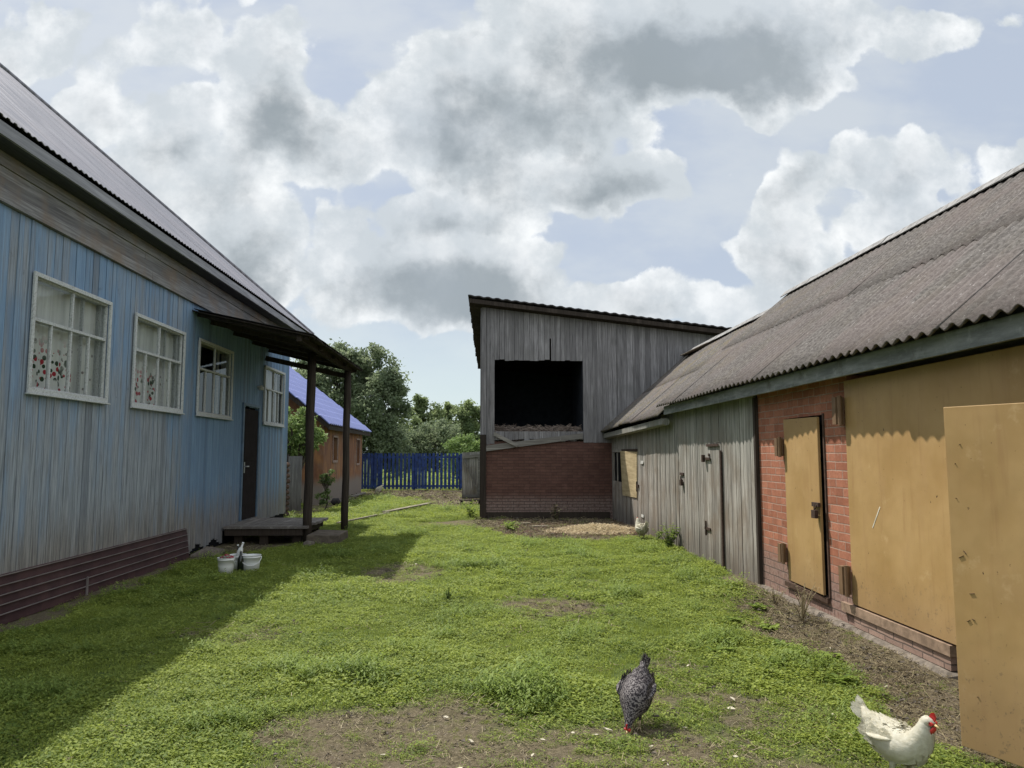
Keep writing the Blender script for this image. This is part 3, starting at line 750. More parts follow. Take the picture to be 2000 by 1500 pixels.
# door
mb = MB(); mb.box(XL-.06, XL+.015, DOOR[0]+.05, DOOR[1]-.05, DOOR[2], DOOR[3]-.05)
for a_, b_, c_, d_ in ((.14, .86, .25, .95), (.14, .86, 1.1, 1.85)):
    mb.box(XL+.015, XL+.022, DOOR[0]+a_, DOOR[0]+b_, DOOR[2]+c_, DOOR[2]+d_)
door = mb.build('door', M['door_dark'], house, bevel=.004)
mb = MB(); mb.tube([(XL+.02, DOOR[0]+.14, 1.32), (XL+.07, DOOR[0]+.14, 1.32), (XL+.07, DOOR[0]+.27, 1.32)], .011, 8); mb.box(XL+.0225, XL+.03, DOOR[0]+.115, DOOR[0]+.165, 1.2, 1.4)
mb.build('handle', M['metal'], door)
mb = MB(); mb.box(XL-.05, XL+.035, DOOR[0]-.03, DOOR[0]+.048, DOOR[2], DOOR[3]); mb.box(XL-.05, XL+.035, DOOR[1]-.048, DOOR[1]+.03, DOOR[2], DOOR[3]); mb.box(XL-.05, XL+.035, DOOR[0]-.03, DOOR[1]+.03, DOOR[3]-.048+.05, DOOR[3]+.05)
mb.build('door_frame', plain('door_frame_blue', (.10, .16, .24), .6, .3), house)
mb = MB(); mb.lathe([(0, 0), (.05, .0), (.055, .05), (.03, .09), (0, .1)], (XL+.07, 14.9, 2.82), 12); mb.box(XL+.0, XL+.07, 14.87, 14.93, 2.86, 2.9); mb.build('porch_light', M['sticker'], house, smooth=True)
# porch canopy: boarded lean-to slope, beam, two posts
cz = lambda x: 3.76+(x-XL)*(3.30-3.76)/(-2.5-XL)
sk_ = lambda x, y: y+(.48*(x+2.5)/(XL+2.5))*max(0, (15.6-y)/4.6)     # the near edge meets the wall further back
mb = MB()
yb = 10.97
while yb < 15.6:
    e = min(15.62, yb+random.uniform(.12, .16)); j = random.uniform(0, .004); xe = -2.5+random.uniform(-.01, .015)
    mb.hexa([(XL, sk_(XL, yb), cz(XL)-.02+j), (xe, yb, cz(xe)-.02+j), (xe, e-.004, cz(xe)-.02+j), (XL, sk_(XL, e)-.004, cz(XL)-.02+j), (XL, sk_(XL, yb), cz(XL)-.003+j), (xe, yb, cz(xe)-.003+j), (xe, e-.004, cz(xe)-.003+j), (XL, sk_(XL, e)-.004, cz(XL)-.003+j)])
    yb = e
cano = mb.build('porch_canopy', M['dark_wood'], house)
mb = MB(); rows = []
for i in range(60):
    y = 10.94+4.72*i/59; h_ = .003*math.sin(i*.8)
    rows.append([(XL+.03, sk_(XL, y), cz(XL)+.012+h_), (-2.48, y, cz(-2.48)+.012+h_)])
mb.grid(rows, .5, True)
cr = mb.build('covering', M['roof_dark'], cano); s_ = cr.modifiers.new('t', 'SOLIDIFY'); s_.thickness = .008
mb = MB(); mb.beam((-2.72, 11.1, cz(-2.72)-.075), (-2.72, 15.5, cz(-2.72)-.075), .08, .09)
for yr in (12.2, 13.3, 14.4, 15.5): mb.beam((XL+.03, yr, cz(XL+.03)-.06), (-2.6, yr, cz(-2.6)-.06), .05, .06)
mb.beam((XL+.03, 11.62, cz(XL+.03)-.045), (-2.58, 11.12, cz(-2.58)-.045), .04, .045)
mb.beam((XL+.03, 15.3, cz(XL)-.25), (-2.75, 15.3, 3.14), .05, .10)
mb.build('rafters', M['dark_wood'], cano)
for px, py, rr in ((-3.03, 13.3, .075), (-2.72, 15.15, .07)):
    mb = MB(); pts_ = [(px+.008*math.sin(k*2+px), py, gz(px, py)-.05+k*(cz(px)-.09+.05)/6) for k in range(7)]
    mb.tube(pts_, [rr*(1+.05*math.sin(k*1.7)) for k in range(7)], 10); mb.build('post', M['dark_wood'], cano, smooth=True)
# porch deck
mb = MB(); y = 13.1
while y < 14.9:
    e = min(14.95, y+random.uniform(.14, .19)); xe = -3.02+random.uniform(-.03, .04); j = random.uniform(-.004, .004)
    mb.box(XL+.03, xe, y+.003, e-.003, .27+j, .31+j); y = e
dk = mb.build('porch_deck', M['deck'], house)
mb = MB()
for yq in (13.18, 14.8): mb.box(XL+.05, -3.08, yq-.05, yq+.05, .155, .268)
mb.box(-3.2, -3.1, 13.24, 14.74, .155, .266)
for px, py in ((-3.2, 13.3), (-3.2, 14.7), (-4.2, 13.3), (-3.75, 13.25)): mb.box(px-.07, px+.07, py-.06, py+.06, -.05, .153)
mb.build('bearer', M['dark_wood'], dk)
# step block beside the deck
mb = MB(); mb.hexa([(-2.98, 12.95, -.05), (-2.42, 13.0, -.05), (-2.40, 13.85, -.05), (-2.97, 13.9, -.05), (-2.97, 12.97, .175), (-2.44, 13.02, .165), (-2.42, 13.83, .17), (-2.96, 13.88, .18)])
o = mb.build('step_block', plain('old_step_wood', (.115, .095, .075), .9, .1, 0, .4, 9., .5), bevel=.012); tag(o, 'low dark block used as a step beside the porch deck', 'step')
mb = MB(); mb.hexa([(-2.99, 12.72, -.02), (-2.80, 12.70, -.02), (-2.78, 12.9, -.02), (-2.97, 12.92, -.02), (-2.97, 12.74, .09), (-2.82, 12.72, .08), (-2.80, 12.88, .08), (-2.95, 12.9, .1)])
o = mb.build('stone', M['concrete'], bevel=.02); tag(o, 'small rough stone lying in front of the step block', 'stone')
mb = MB(); mb.hexa([(-4.36, 11.5, .0), (-4.05, 11.6, .0), (-3.98, 12.0, .0), (-4.3, 12.05, 0), (-4.36, 11.52, .05), (-4.07, 11.62, .10), (-4.0, 11.98, .08), (-4.3, 12.03, .12)])
o = mb.build('stone', M['concrete'], bevel=.02); tag(o, 'flat slab of stone at the end of the brown skirting', 'stone')

# ------------------------------------------------------------------ the long shed on the right
XR = 3.2; XS = 2.95
shed = thing('long_shed', 'long low shed with brick, grey board and ochre gate front, right of the yard', 'shed', (XR, 9.5, 0))
mb = MB()   # brick front: pier, piece over the door, pier
SD = (6.83, 7.74, .24, 1.92)
solid_wall(mb, 'x', XR, XR+.25, 6.36, 8.48, .05, 2.24, [SD]); mb.build('brick_wall', M['brick_red'], shed)
mb = MB(); mb.box(XR-.02, XR+.2, 5.05, 6.355, .09, .185); mb.box(XR-.018, XR+.2, 1.5, 4.7, .09, .185); mb.build('threshold_bricks', brick('threshold_brick', (.30, .20, .16), (.36, .25, .20), (.10, .08, .07), 'yz', .13, .25, False), shed)
mb = MB(); rows = []
for i in range(90):
    y = 1.5+(8.52-1.5)*i/89; o1 = .08+.03*noise.noise((y*3, 0, 0)); 
    if 4.72 < y < 5.03: o1 = .0
    rows.append([(XR+.1, y, .085), (XR-o1*.6, y, .085+.01*noise.noise((y*5, 3, 0))), (XR-o1, y, .045+.02*noise.noise((y*4, 7, 0))), (XR-o1-.03, y, -.05)])
mb.grid(rows, .5); mb.build('footing', M['concrete'], shed)
mb = MB(); mb.box(XR-.035, XR+.1, 5.03, 6.55, .188, .262); mb.box(XR-.03, XR+.08, 1.5, 4.7, .188, .262)
mb.build('gate_sill', plain('sill_steel', (.27, .19, .135), .6, .3, 0, .35, 14.), shed)
# small ochre door, a touch ajar at the latch side
mb = MB(); mb.hexa([(XR-.012, 7.72, .255), (XR-.045, 6.865, .255), (XR-.02, 6.865, .255), (XR+.01, 7.72, .255), (XR-.012, 7.72, 1.915), (XR-.045, 6.865, 1.90), (XR-.02, 6.865, 1.90), (XR+.01, 7.72, 1.915)])
sdoor = mb.build('door', M['ochre'], shed, bevel=.003)
for z in (.52, 1.62):
    mb = MB(); mb.box(XR-.085, XR-.018, 7.735, 7.80, z-.09, z+.10); mb.tube([(XR-.06, 7.725, z-.10), (XR-.06, 7.725, z+.11)], .018, 8); mb.build('hinge', M['hinge'], sdoor)
mb = MB(); mb.box(XR-.075, XR-.05, 6.84, 6.98, 1.06, 1.10); mb.tube([(XR-.075, 6.87, 1.08), (XR-.085, 6.90, 1.02), (XR-.075, 6.93, 1.08)], .007, 6); mb.box(XR-.10, XR-.065, 6.86, 6.94, .955, 1.03); mb.build('padlock', M['iron'], sdoor, bevel=.004)
mb = MB(); mb.box(XR-.012, XR+.05, 6.805, 6.83, .24, 1.93)
mb.box(XR-.03, XR+.08, 6.82, 7.78, .19, .238)
mb.build('door_frame', plain('door_frame_brown', (.075, .045, .032), .7, .3, 0, .3, 20.), shed)
mb = MB(); mb.box(XR+.03, XR+.1, 6.83, 7.74, .24, 1.92); mb.build('door_reveal', M['black'], shed)
# big closed gate leaf
mb = MB(); mb.box(XR-.02, XR+.02, 1.5, 6.37, .275, 2.19); gate = mb.build('gate_leaf', M['ochre'], shed, bevel=.004)
mb = MB(); mb.beam((XR-.0212, 5.985, .955), (XR-.0212, 5.86, 1.13), .010, .002, up=(1, 0, 0))
mb.build('scratch', plain('bare_scratch', (.62, .58, .48), .6, .3), gate)
for z in (.47, 1.93):
    mb = MB(); mb.box(XR-.10, XR-.022, 6.375, 6.44, z-.12, z+.12); mb.tube([(XR-.07, 6.36, z-.13), (XR-.07, 6.36, z+.13)], .02, 8); mb.build('hinge', M['hinge'], gate)
# open leaf swung out in front of the wall
mb = MB(); a_ = Vector((2.47, 3.87, 0)); b_ = Vector((3.02, 2.65, 0)); nrm = Vector((-(b_-a_).y, (b_-a_).x, 0)).normalized()*.022
if nrm.x > 0: nrm = -nrm
P_ = [a_, b_, b_-nrm, a_-nrm]
mb.hexa([p+Vector((0, 0, .06)) for p in P_]+[p+Vector((0, 0, 1.80)) for p in P_])
leaf = mb.build('open_gate_leaf', M['ochre'], shed, bevel=.003, label='ochre metal leaf swung open in front of the gate')
mb = MB(); t_ = (b_-a_).normalized()
for s_, z_, l_, an in ((.055, 1.02, .045, .5), (.075, 1.045, .03, -.8), (.10, .84, .04, .2), (.075, .70, .03, .6), (.10, .71, .022, -.3), (.10, .33, .012, .2), (.045, 1.32, .008, 0), (.08, 1.60, .012, .5), (.05, 1.50, .008, 1)):
    c_ = a_+t_*s_+nrm*.05+Vector((0, 0, z_)); d_ = t_*math.cos(an)+Vector((0, 0, 1))*math.sin(an)
    mb = MB(); mb.beam(c_-d_*l_/3, c_+d_*l_/3, .002, .006, up=nrm); mb.build('rust_mark', M['iron'], leaf)
mb = MB(); mb.beam((3.03, 2.6, 1.2), (3.2, 2.55, 1.2), .05, 2.2); mb.build('gate_jamb', M['hinge'], shed)
# grey board front, two stretches
BD = (9.72, 10.42, .05, 1.71)
mb = MB(); board_wall(mb, 'x', XR, -1, 8.52, 13.0, lambda y: .03, 2.25, .115, [BD], .022, .009, .012, .35, .03); mb.build('board_wall', M['grey_boards'], shed)
mb = MB(); mb.box(XR-.045, XR+.02, 8.455, 8.515, 0.0, 2.2); mb.build('corner_post', M['dark_wood'], shed)
mb = MB(); mb.box(XR+.005, XR+.05, 8.5, 18.0, -.05, 2.2, .5); mb.build('backing', M['black'], shed)
mb = MB(); board_wall(mb, 'x', XR-.005, -1, BD[0]+.012, BD[1]-.012, .06, 1.695, .115, (), .024, .003, .003, .25); bdoor = mb.build('board_door', M['grey_boards'], shed)
mb = MB(); mb.box(XR-.052, XR-.040, 9.80, 10.32, 1.655, 1.69); mb.box(XR-.05, XR-.036, 10.24, 10.50, .50, .535); mb.tube([(XR-.05, 10.42, .42), (XR-.05, 10.42, .62)], .014, 6)
mb.box(XR-.055, XR-.038, 10.17, 10.47, 1.47, 1.505); mb.box(XR-.09, XR-.05, 10.38, 10.44, 1.44, 1.54); mb.box(XR-.045, XR-.036, 10.21, 10.27, 1.52, 1.56)
mb.box(XR-.055, XR-.035, 9.69, 9.735, .05, 1.6, .5)
mb.build('latch', M['iron'], bdoor)
mb = MB(); mb.box(XR-.05, XR-.033, 11.55, 11.75, 1.22, 1.26); mb.box(XR-.08, XR-.045, 11.58, 11.66, 1.06, 1.15); mb.tube([(XR-.06, 11.6, 1.15), (XR-.07, 11.62, 1.2), (XR-.06, 11.65, 1.15)], .008, 6); mb.build('padlock', M['iron'], shed)
HT = (16.62, 17.75, .92, 1.60)
mb = MB(); board_wall(mb, 'x', XR, -1, 13.0, 17.98, lambda y: -.02, 2.06, .12, [HT], .022, .010, .014, .35, .03); mb.build('board_wall', M['grey_boards'], shed)
mb = MB(); mb.box(XR-.045, XR-.012+.0, HT[0]-.05, HT[1]+.05, HT[3], HT[3]+.06); mb.box(XR-.04, XR-.01, HT[0]-.05, HT[0], HT[2], HT[3]); mb.box(XR-.04, XR-.01, HT[1], HT[1]+.05, HT[2], HT[3]); mb.box(XR-.03, XR-.01, 17.28, 17.33, HT[2], HT[3])
mb.build('hatch_frame', M['grey_boards'], shed)
mb = MB(); mb.hexa([(XR-.05, 15.08, .67), (XR-.055, 16.55, .64), (XR-.035, 16.55, .64), (XR-.035, 15.08, .67), (XR-.04, 15.05, 1.60), (XR-.10, 16.52, 1.62), (XR-.085, 16.52, 1.62), (XR-.025, 15.05, 1.60)])
mb.build('plywood_shutter', M['plywood'], shed)
mb = MB(); mb.box(XR-.06, XR-.03, 15.0, 16.6, 1.62, 1.66); mb.box(XR-.06, XR-.035, 14.88, 14.98, .88, .94); mb.tube([(XR-.06, 15.0, .8), (XR-.06, 15.0, 1.0)], .015, 6); mb.build('shutter_catch', M['iron'], shed)
mb = MB(); mb.box(XR-.042, XR-.034, 14.45, 14.68, 1.36, 1.42); mb.build('door_plate', M['sticker'], shed)
mb = MB(); mb.box(XR-.042, XR-.034, 14.5, 14.7, .32, .37); mb.build('door_plate', M['sticker'], shed)
# side and back walls, so that it is a closed shed
mb = MB(); mb.box(7.15, 7.25, 1.5, 18.0, 0, 2.2); mb.box(XR+.26, 7.14, 1.5, 1.6, 0, 2.2); mb.build('rear_wall', M['brick_dark'], shed)
# fascias
mb = MB(); mb.box(XS+.055, XS+.09, 1.4, 7.0, 2.20, 2.335); mb.box(XS+.055, XS+.088, 7.004, 12.12, 2.198, 2.332); mb.box(XS+.092, XR+.3, 1.4, 12.1, 2.245, 2.262); mb.box(XR-.02, XR+.02, 1.4, 12.1, 2.263, 2.45)
mb.build('fascia', M['fascia_right'], shed)
mb = MB(); mb.hexa([(XS+.03, 12.14, 2.04), (XS+.07, 12.14, 2.04), (XS+.05, 18.0, 1.94), (XS+.02, 18.0, 1.94), (XS+.03, 12.14, 2.14), (XS+.07, 12.14, 2.14), (XS+.05, 18.0, 2.04), (XS+.02, 18.0, 2.04)])
mb.tube([(XS+.09, 12.1, 2.08), (XS+.12, 18.0, 1.97)], .06, 8); mb.build('fascia', M['grey_boards'], shed)
# corrugated roofs: two rows of sheets with an overlap step
def sheet_roof(name, y0, y1, xe, ze0, ze1, xr, zr0, zr1, rows_=2, per=.142, amp=.018, jag=.02):
    mb = MB(); nsheet = max(1, round((y1-y0)/1.1)); wS = (y1-y0)/nsheet
    for row in range(rows_):
        for k in range(nsheet):
            a_, b_ = y0+k*wS, y0+(k+1)*wS+.03; r = random.random(); je = random.uniform(-jag, jag); tilt = random.uniform(-.006, .006); lift = random.uniform(0, .012)
            n_ = int((b_-a_)/.0194); G = []
            for i in range(n_+1):
                y = a_+(b_-a_)*i/n_; u = (y-y0)/(y1-y0); ze = ze0+(ze1-ze0)*u; zr = zr0+(zr1-zr0)*u
                t0 = row/rows_-(.03 if row else 0); t1 = (row+1)/rows_
                line = []
                for q in range(5):
                    t = t0+(t1-t0)*q/4; x = xe+(xr-xe)*t+(je if (q == 0) else 0)
                    z = ze+(zr-ze)*t+amp*math.sin(2*math.pi*y/per)+row*.006*(1-q/4)+tilt*(y-a_)+lift*(1-q/4)+.02*noise.noise((y*.35, t*2, 1.)) + (je*(zr-ze)/(xr-xe) if q == 0 else 0)
                    line.append((x, y, z))
                G.append(line)
            mb.grid(G, r, True)
    o = mb.build(name, M['slate'], shed, smooth=True); s = o.modifiers.new('t', 'SOLIDIFY'); s.thickness = .016; s.offset = -1; return o
r1 = sheet_roof('roof', 1.3, 12.17, XS-.03, 2.335, 2.335, 5.22, 4.30, 4.26)
sheet_roof('roof', 1.3, 12.17, 7.49, 2.33, 2.33, 5.22, 4.30, 4.26)
r2 = sheet_roof('roof', 12.15, 18.02, XS-.03, 2.19, 2.09, 5.12, 4.06, 4.02)
sheet_roof('roof', 12.15, 18.02, 7.3, 2.19, 2.09, 5.12, 4.06, 4.02)
def ridge(y0, y1, xr, z0, z1, parent):
    mb = MB(); y = y0
    while y < y1:
        e = min(y1, y+1.1); u = (y-y0)/(y1-y0); z = z0+(z1-z0)*u; j = random.uniform(0, .012)
        prof = [(-.16, -.10), (-.07, -.005), (0, .028), (.07, -.005), (.16, -.10)]
        G = [[(xr+px, y, z+pz+j) for px, pz in prof], [(xr+px, e+.04, z+pz+j-.008) for px, pz in prof]]
        mb.grid(G, None, True); y = e
    o = mb.build('ridge_cap', plain('ridge_cement', (.24, .235, .23), .9, .1, 0, .4, 14.), parent); s = o.modifiers.new('t', 'SOLIDIFY'); s.thickness = .012
ridge(1.3, 12.15, 5.22, 4.325, 4.285, r1); ridge(12.17, 18.0, 5.12, 4.09, 4.06, r2)
mb = MB(); mb.hexa([(4.7, 17.3, 3.87), (5.3, 14.2, 4.14), (5.75, 14.2, 4.1), (5.5, 17.9, 4.05), (4.7, 17.3, 3.885), (5.3, 14.2, 4.155), (5.75, 14.2, 4.115), (5.5, 17.9, 4.065)])
o = mb.build('roof_patch', M['concrete'], shed)

# ------------------------------------------------------------------ the barn at the end
BY = 18.0
barn = thing('hay_barn', 'tall grey board barn with red brick base and open black loft hatch, at yard end', 'barn', (3, BY, 0))
def bz(x, y):
    u = (x+.33)/6.8; v = (y-17.7)/4.6
    return (5.36*(1-u)+4.55*u)*(1-v)+(4.2*(1-u)+3.6*u)*v
OP = (.32, 2.48, 2.10, 3.86); SL = (1.665, 1.715, 3.86, 4.42)
wt = lambda x: bz(x, BY)-.10
mb = MB()
board_wall(mb, 'y', BY, -1, .0, 2.48, lambda x: 1.93 if x > .3 else 1.86, wt, .125, [OP, (1.665, 1.70, 3.86, 4.40)], .022, .006, .008, .3, .09)
board_wall(mb, 'y', BY, -1, 2.48, 6.35, lambda x: 1.84, wt, .125, (), .022, .004, .009, .3, .02)
mb.build('board_wall', M['barn_boards'], barn)
mb = MB(); mb.box(3.33, 3.42, BY-.05, BY-.032, 1.9, 4.62); mb.build('cover_strip', M['barn_boards'], barn)
mb = MB(); mb.box(.12, 3.19, BY-.02, BY+.22, -.1, 1.855); mb.build('brick_wall', M['brick_dark'], barn)
mb = MB(); mb.box(.13, 3.1, BY-.05, BY-.022, -.05, .17); mb.build('base_board', M['dark_wood'], barn)
mb = MB(); mb.box(-.03, .118, BY-.09, BY+.05, -.1, 2.02); mb.build('corner_post', M['dark_wood'], barn)
# sides, floor and back of the loft, closed and dark
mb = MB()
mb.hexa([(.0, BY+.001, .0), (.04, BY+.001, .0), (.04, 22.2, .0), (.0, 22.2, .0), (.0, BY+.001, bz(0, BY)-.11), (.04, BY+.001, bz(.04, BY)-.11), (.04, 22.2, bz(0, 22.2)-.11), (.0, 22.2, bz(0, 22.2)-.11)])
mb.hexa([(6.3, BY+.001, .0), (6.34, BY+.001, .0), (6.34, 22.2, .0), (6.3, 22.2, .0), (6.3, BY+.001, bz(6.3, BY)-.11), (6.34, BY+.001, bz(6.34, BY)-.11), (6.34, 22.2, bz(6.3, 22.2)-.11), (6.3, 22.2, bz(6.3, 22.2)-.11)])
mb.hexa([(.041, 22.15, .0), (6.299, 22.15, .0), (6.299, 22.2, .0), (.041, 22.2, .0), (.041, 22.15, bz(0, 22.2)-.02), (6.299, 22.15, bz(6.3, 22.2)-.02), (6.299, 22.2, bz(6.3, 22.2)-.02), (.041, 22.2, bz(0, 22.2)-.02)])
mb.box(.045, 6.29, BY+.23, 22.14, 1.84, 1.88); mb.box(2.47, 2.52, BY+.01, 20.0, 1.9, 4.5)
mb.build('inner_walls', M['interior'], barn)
mb = MB(); board_wall(mb, 'x', .0, -1, BY+.01, 22.2, .0, lambda y: bz(0, y)-.11, .14); mb.build('side_wall', M['barn_boards'], barn)
# roof: boards below, jagged sheets above
mb = MB(); rows = []
n_ = 150
for i in range(n_+1):
    u = i/n_; jg = .03*math.sin(i*1.1); rows.append([(-.33+.22*v+6.8*u*(1-.03*v), 17.68+4.62*v+(jg if v == 0 else 0)*.5, bz(-.33+6.8*u, 17.7+4.6*v)+.012*math.sin(i*1.3)) for v in (0, .33, .66, 1)])
mb.grid(rows, .5); rf = mb.build('roof', M['roof_dark'], barn); s = rf.modifiers.new('t', 'SOLIDIFY'); s.thickness = .03; s.offset = -1
mb = MB()
k = 0; y = 17.72
while y < 22.2:
    v = (y-17.7)/4.6; x0 = -.31+.20*v+random.uniform(-.02, .03); e = y+.16; 
    mb.hexa([(x0, y, bz(x0, y)-.10), (6.3, y, bz(6.3, y)-.10), (6.3, e-.01, bz(6.3, e)-.10), (x0, e-.01, bz(x0, e)-.10), (x0, y, bz(x0, y)-.055), (6.3, y, bz(6.3, y)-.055), (6.3, e-.01, bz(6.3, e)-.055), (x0, e-.01, bz(x0, e)-.055)]); y = e
mb.build('roof_boards', M['dark_wood'], barn)
mb = MB(); mb.hexa([(-.30, 17.70, 5.20), (6.35, 17.70, 4.42), (6.35, 17.73, 4.42), (-.30, 17.73, 5.20), (-.30, 17.70, 5.30), (6.35, 17.70, 4.52), (6.35, 17.73, 4.52), (-.30, 17.73, 5.30)]); mb.build('verge_board', M['dark_wood'], barn)
mb = MB(); mb.hexa([(.12, BY-.075, 1.62), (2.46, BY-.07, 1.93), (2.46, BY-.035, 1.93), (.12, BY-.035, 1.62), (.12, BY-.075, 1.76), (2.46, BY-.07, 2.06), (2.46, BY-.035, 2.06), (.12, BY-.035, 1.76)])
mb.hexa([(.30, BY-.115, 2.0), (.85, BY-.11, 1.72), (.85, BY-.08, 1.72), (.30, BY-.08, 2.0), (.30, BY-.115, 2.09), (.90, BY-.11, 1.79), (.90, BY-.08, 1.79), (.30, BY-.08, 2.09)])
mb.box(1.9, 1.93, BY-.08, BY-.078, 1.88, 1.98)
mb.build('sill_board', M['beam_x'], barn)
def straw_pile(name, n, box, mat, label, cat, size=.12):
    mb = MB()
    for _ in range(n):
        x, y, z = box(); a = random.uniform(0, 3.14); L = size*random.uniform(.3, 1); d = Vector((math.cos(a), math.sin(a)*.6, random.uniform(-.5, .5)))
        mb.beam((x, y, z), Vector((x, y, z))+d*L, size*.05, size*.05)
    o = mb.build(name, mat); tag(o, label, cat, kind='stuff'); return o
def hb():
    x = random.uniform(.3, 2.5); y = random.uniform(18.02, 19.2); return x, y, 1.9+random.random()**2*.32+.10*noise.noise((x*2, y, 0))+.05*(y-18)
straw_pile('hay', 5000, hb, M['hay'], 'old brown hay heaped inside the loft opening of the barn', 'hay', .2)
def sb():
    r = random.random()**.5; a = random.uniform(0, 6.28); x = 2.25+1.0*r*math.cos(a); y = 14.75+.5*r*math.sin(a)
    return min(x, 3.12), y, gz(x, y)+.01+max(0, .13*(1-r)*random.random())
straw_pile('straw', 6500, sb, M['straw'], 'pale straw spread on the dirt in front of the barn', 'straw', .09)
def sb2():
    x = random.uniform(.4, 3.1); y = random.uniform(13.9, 17.6); return x, y, gz(x, y)+.005+random.random()*.02
straw_pile('wood_litter', 2600, sb2, plain('old_litter', (.20, .13, .10), .95, .1, 0, .5, 30.), 'brown bark and litter strewn before the brick base of the barn', 'litter', .10)
def sb3():
    x = random.uniform(-4.2, .0); y = random.uniform(25., 31.5); return x, y, gz(x, y)+.01
straw_pile('bark_litter', 1500, sb3, plain('old_litter_far', (.19, .14, .11), .95, .1, 0, .5, 30.), 'brown litter on the bare ground before the blue fence', 'litter', .16)

# ------------------------------------------------------------------ neighbour's outbuilding
nb = thing('orange_outhouse', 'small outbuilding with bright blue tiled roof and worn orange wall, beyond the porch', 'house', (-4.85, 26, 0))
XN = -4.85
mb = MB(); solid_wall(mb, 'x', XN-.15, XN, 23.2, 30.6, -.05, 2.55, [(24.6, 25.3, 1.35, 2.1), (29.2, 29.9, 1.2, 2.1)])
mb.box(-11, XN-.151, 23.2, 23.35, -.05, 2.6); mb.hexa([(-11, 23.2, 2.6), (XN-.15, 23.2, 2.6), (XN-.15, 23.35, 2.6), (-11, 23.35, 2.6), (-8.1, 23.2, 4.9), (-8.0, 23.2, 4.9), (-8.0, 23.35, 4.9), (-8.1, 23.35, 4.9)])
mb.box(-11.1, -11, 23.2, 30.6, -.05, 2.5); mb.box(-11, XN-.151, 30.45, 30.6, -.05, 2.6)
mb.hexa([(-11, 30.45, 2.6), (XN-.15, 30.45, 2.6), (XN-.15, 30.6, 2.6), (-11, 30.6, 2.6), (-8.1, 30.45, 4.9), (-8.0, 30.45, 4.9), (-8.0, 30.6, 4.9), (-8.1, 30.6, 4.9)])
mb.build('wall', M['orange_wall'], nb)
for q in ((24.6, 25.3, 1.35, 2.1), (29.2, 29.9, 1.2, 2.1)):
    mb = MB(); a_, b_, c_, d_ = q
    for r_ in ((a_-.06, a_, c_-.06, d_+.06), (b_, b_+.06, c_-.06, d_+.06), (a_, b_, d_, d_+.06), (a_-.02, b_+.02, c_-.08, c_)): mb.box(XN+.001, XN+.03, *r_)
    wn_ = mb.build('window', peeling('worn_trim', (.38, .34, .30), (.2, .1, .07)), nb)
    mb = MB(); mb.box(XN-.1, XN-.09, a_, b_, c_, d_); mb.build('pane', plain('dim_pane', (.10, .03, .03), .2, .5), wn_)
mb = MB(); rows = []
for i in range(241):
    y = 22.75+(31.35-22.75)*i/240; row = []
    for k in range(61):
        t = k/60; s_ = 3.5*t; z = 2.46+.78*s_+.02*math.sin(2*math.pi*y/.30)+.035*((k % 6)/6); row.append((-4.6-s_, y, z))
    rows.append(row)
mb.grid(rows, .5)
mb.quad((-8.1, 22.75, 5.19), (-8.1, 31.35, 5.19), (-11.6, 31.35, 2.46), (-11.6, 22.75, 2.46))
r_ = mb.build('roof', M['blue_tile'], nb); s = r_.modifiers.new('t', 'SOLIDIFY'); s.thickness = .03; s.offset = -1
mb = MB(); mb.beam((-4.62, 22.8, 2.40), (-8.1, 22.8, 5.10), .03, .16); mb.box(-4.66, -4.63, 22.8, 31.3, 2.3, 2.43); mb.build('barge_board', M['dark_wood'], nb)
# junk along its foot
for k, (y, l) in enumerate(((24.0, 1.6), (26.0, 2.2))):
    mb = MB(); mb.beam((-4.55+.1*k, y, .05+.05*k), (-4.45+.1*k, y+l, .07+.05*k), .12, .04)
    o = mb.build('plank', M['deck']); tag(o, ('short' if k == 0 else 'longer')+' grey plank lying at the foot of the orange wall, '+('nearer the porch' if k == 0 else 'nearer the blue fence'), 'plank', 'planks along the orange wall')
for k, (x, y, s_) in enumerate(((-4.45, 23.2, .16), (-4.2, 23.6, .11))):
    mb = MB(); mb.tube([(x-s_*.6, y, .04), (x-.2*s_, y, s_*.7), (x+.3*s_, y, s_*.75), (x+s_*.7, y, .05)], [s_*.5, s_*.7, s_*.65, s_*.35], 9)
    o = mb.build('stone', M['roof_dark'], smooth=True); tag(o, ('big' if k == 0 else 'small')+' dark stone at the near corner of the orange outbuilding', 'stone')
# side gate of grey boards between the blue house and the outbuilding
sg = thing('side_gate', 'narrow grey board panel beyond the far corner of the blue house', 'gate', (-4.6, 19.5, 0))
mb = MB(); board_wall(mb, 'y', 19.5, -1, -5.0, -4.62, .1, 1.5, .13); mb.build('board_panel', M['barn_boards'], sg)
mb = MB(); mb.box(-4.97, -4.62, 19.502, 19.54, .3, .4); mb.box(-4.97, -4.62, 19.502, 19.54, 1.2, 1.3); mb.box(-5.1, -4.98, 19.45, 19.6, 0, 1.55); mb.build('rail', M['dark_wood'], sg)
wp = thing('firewood_stack', 'dark stack of split firewood at the far corner of the blue house', 'firewood', (-4.95, 18.6, 0))
mb = MB()
for k in range(10):
    for j in range(3):
        x = -5.12+j*.16+random.uniform(-.015, .015); z = .07+k*.135; mb.tube([(x, 18.4+random.uniform(-.02, .02), z), (x, 18.8, z)], .062+random.uniform(-.008, .004), 7)
mb.build('logs', wood_mat('log', (.05, .03, .022), (.14, .085, .06)), wp)

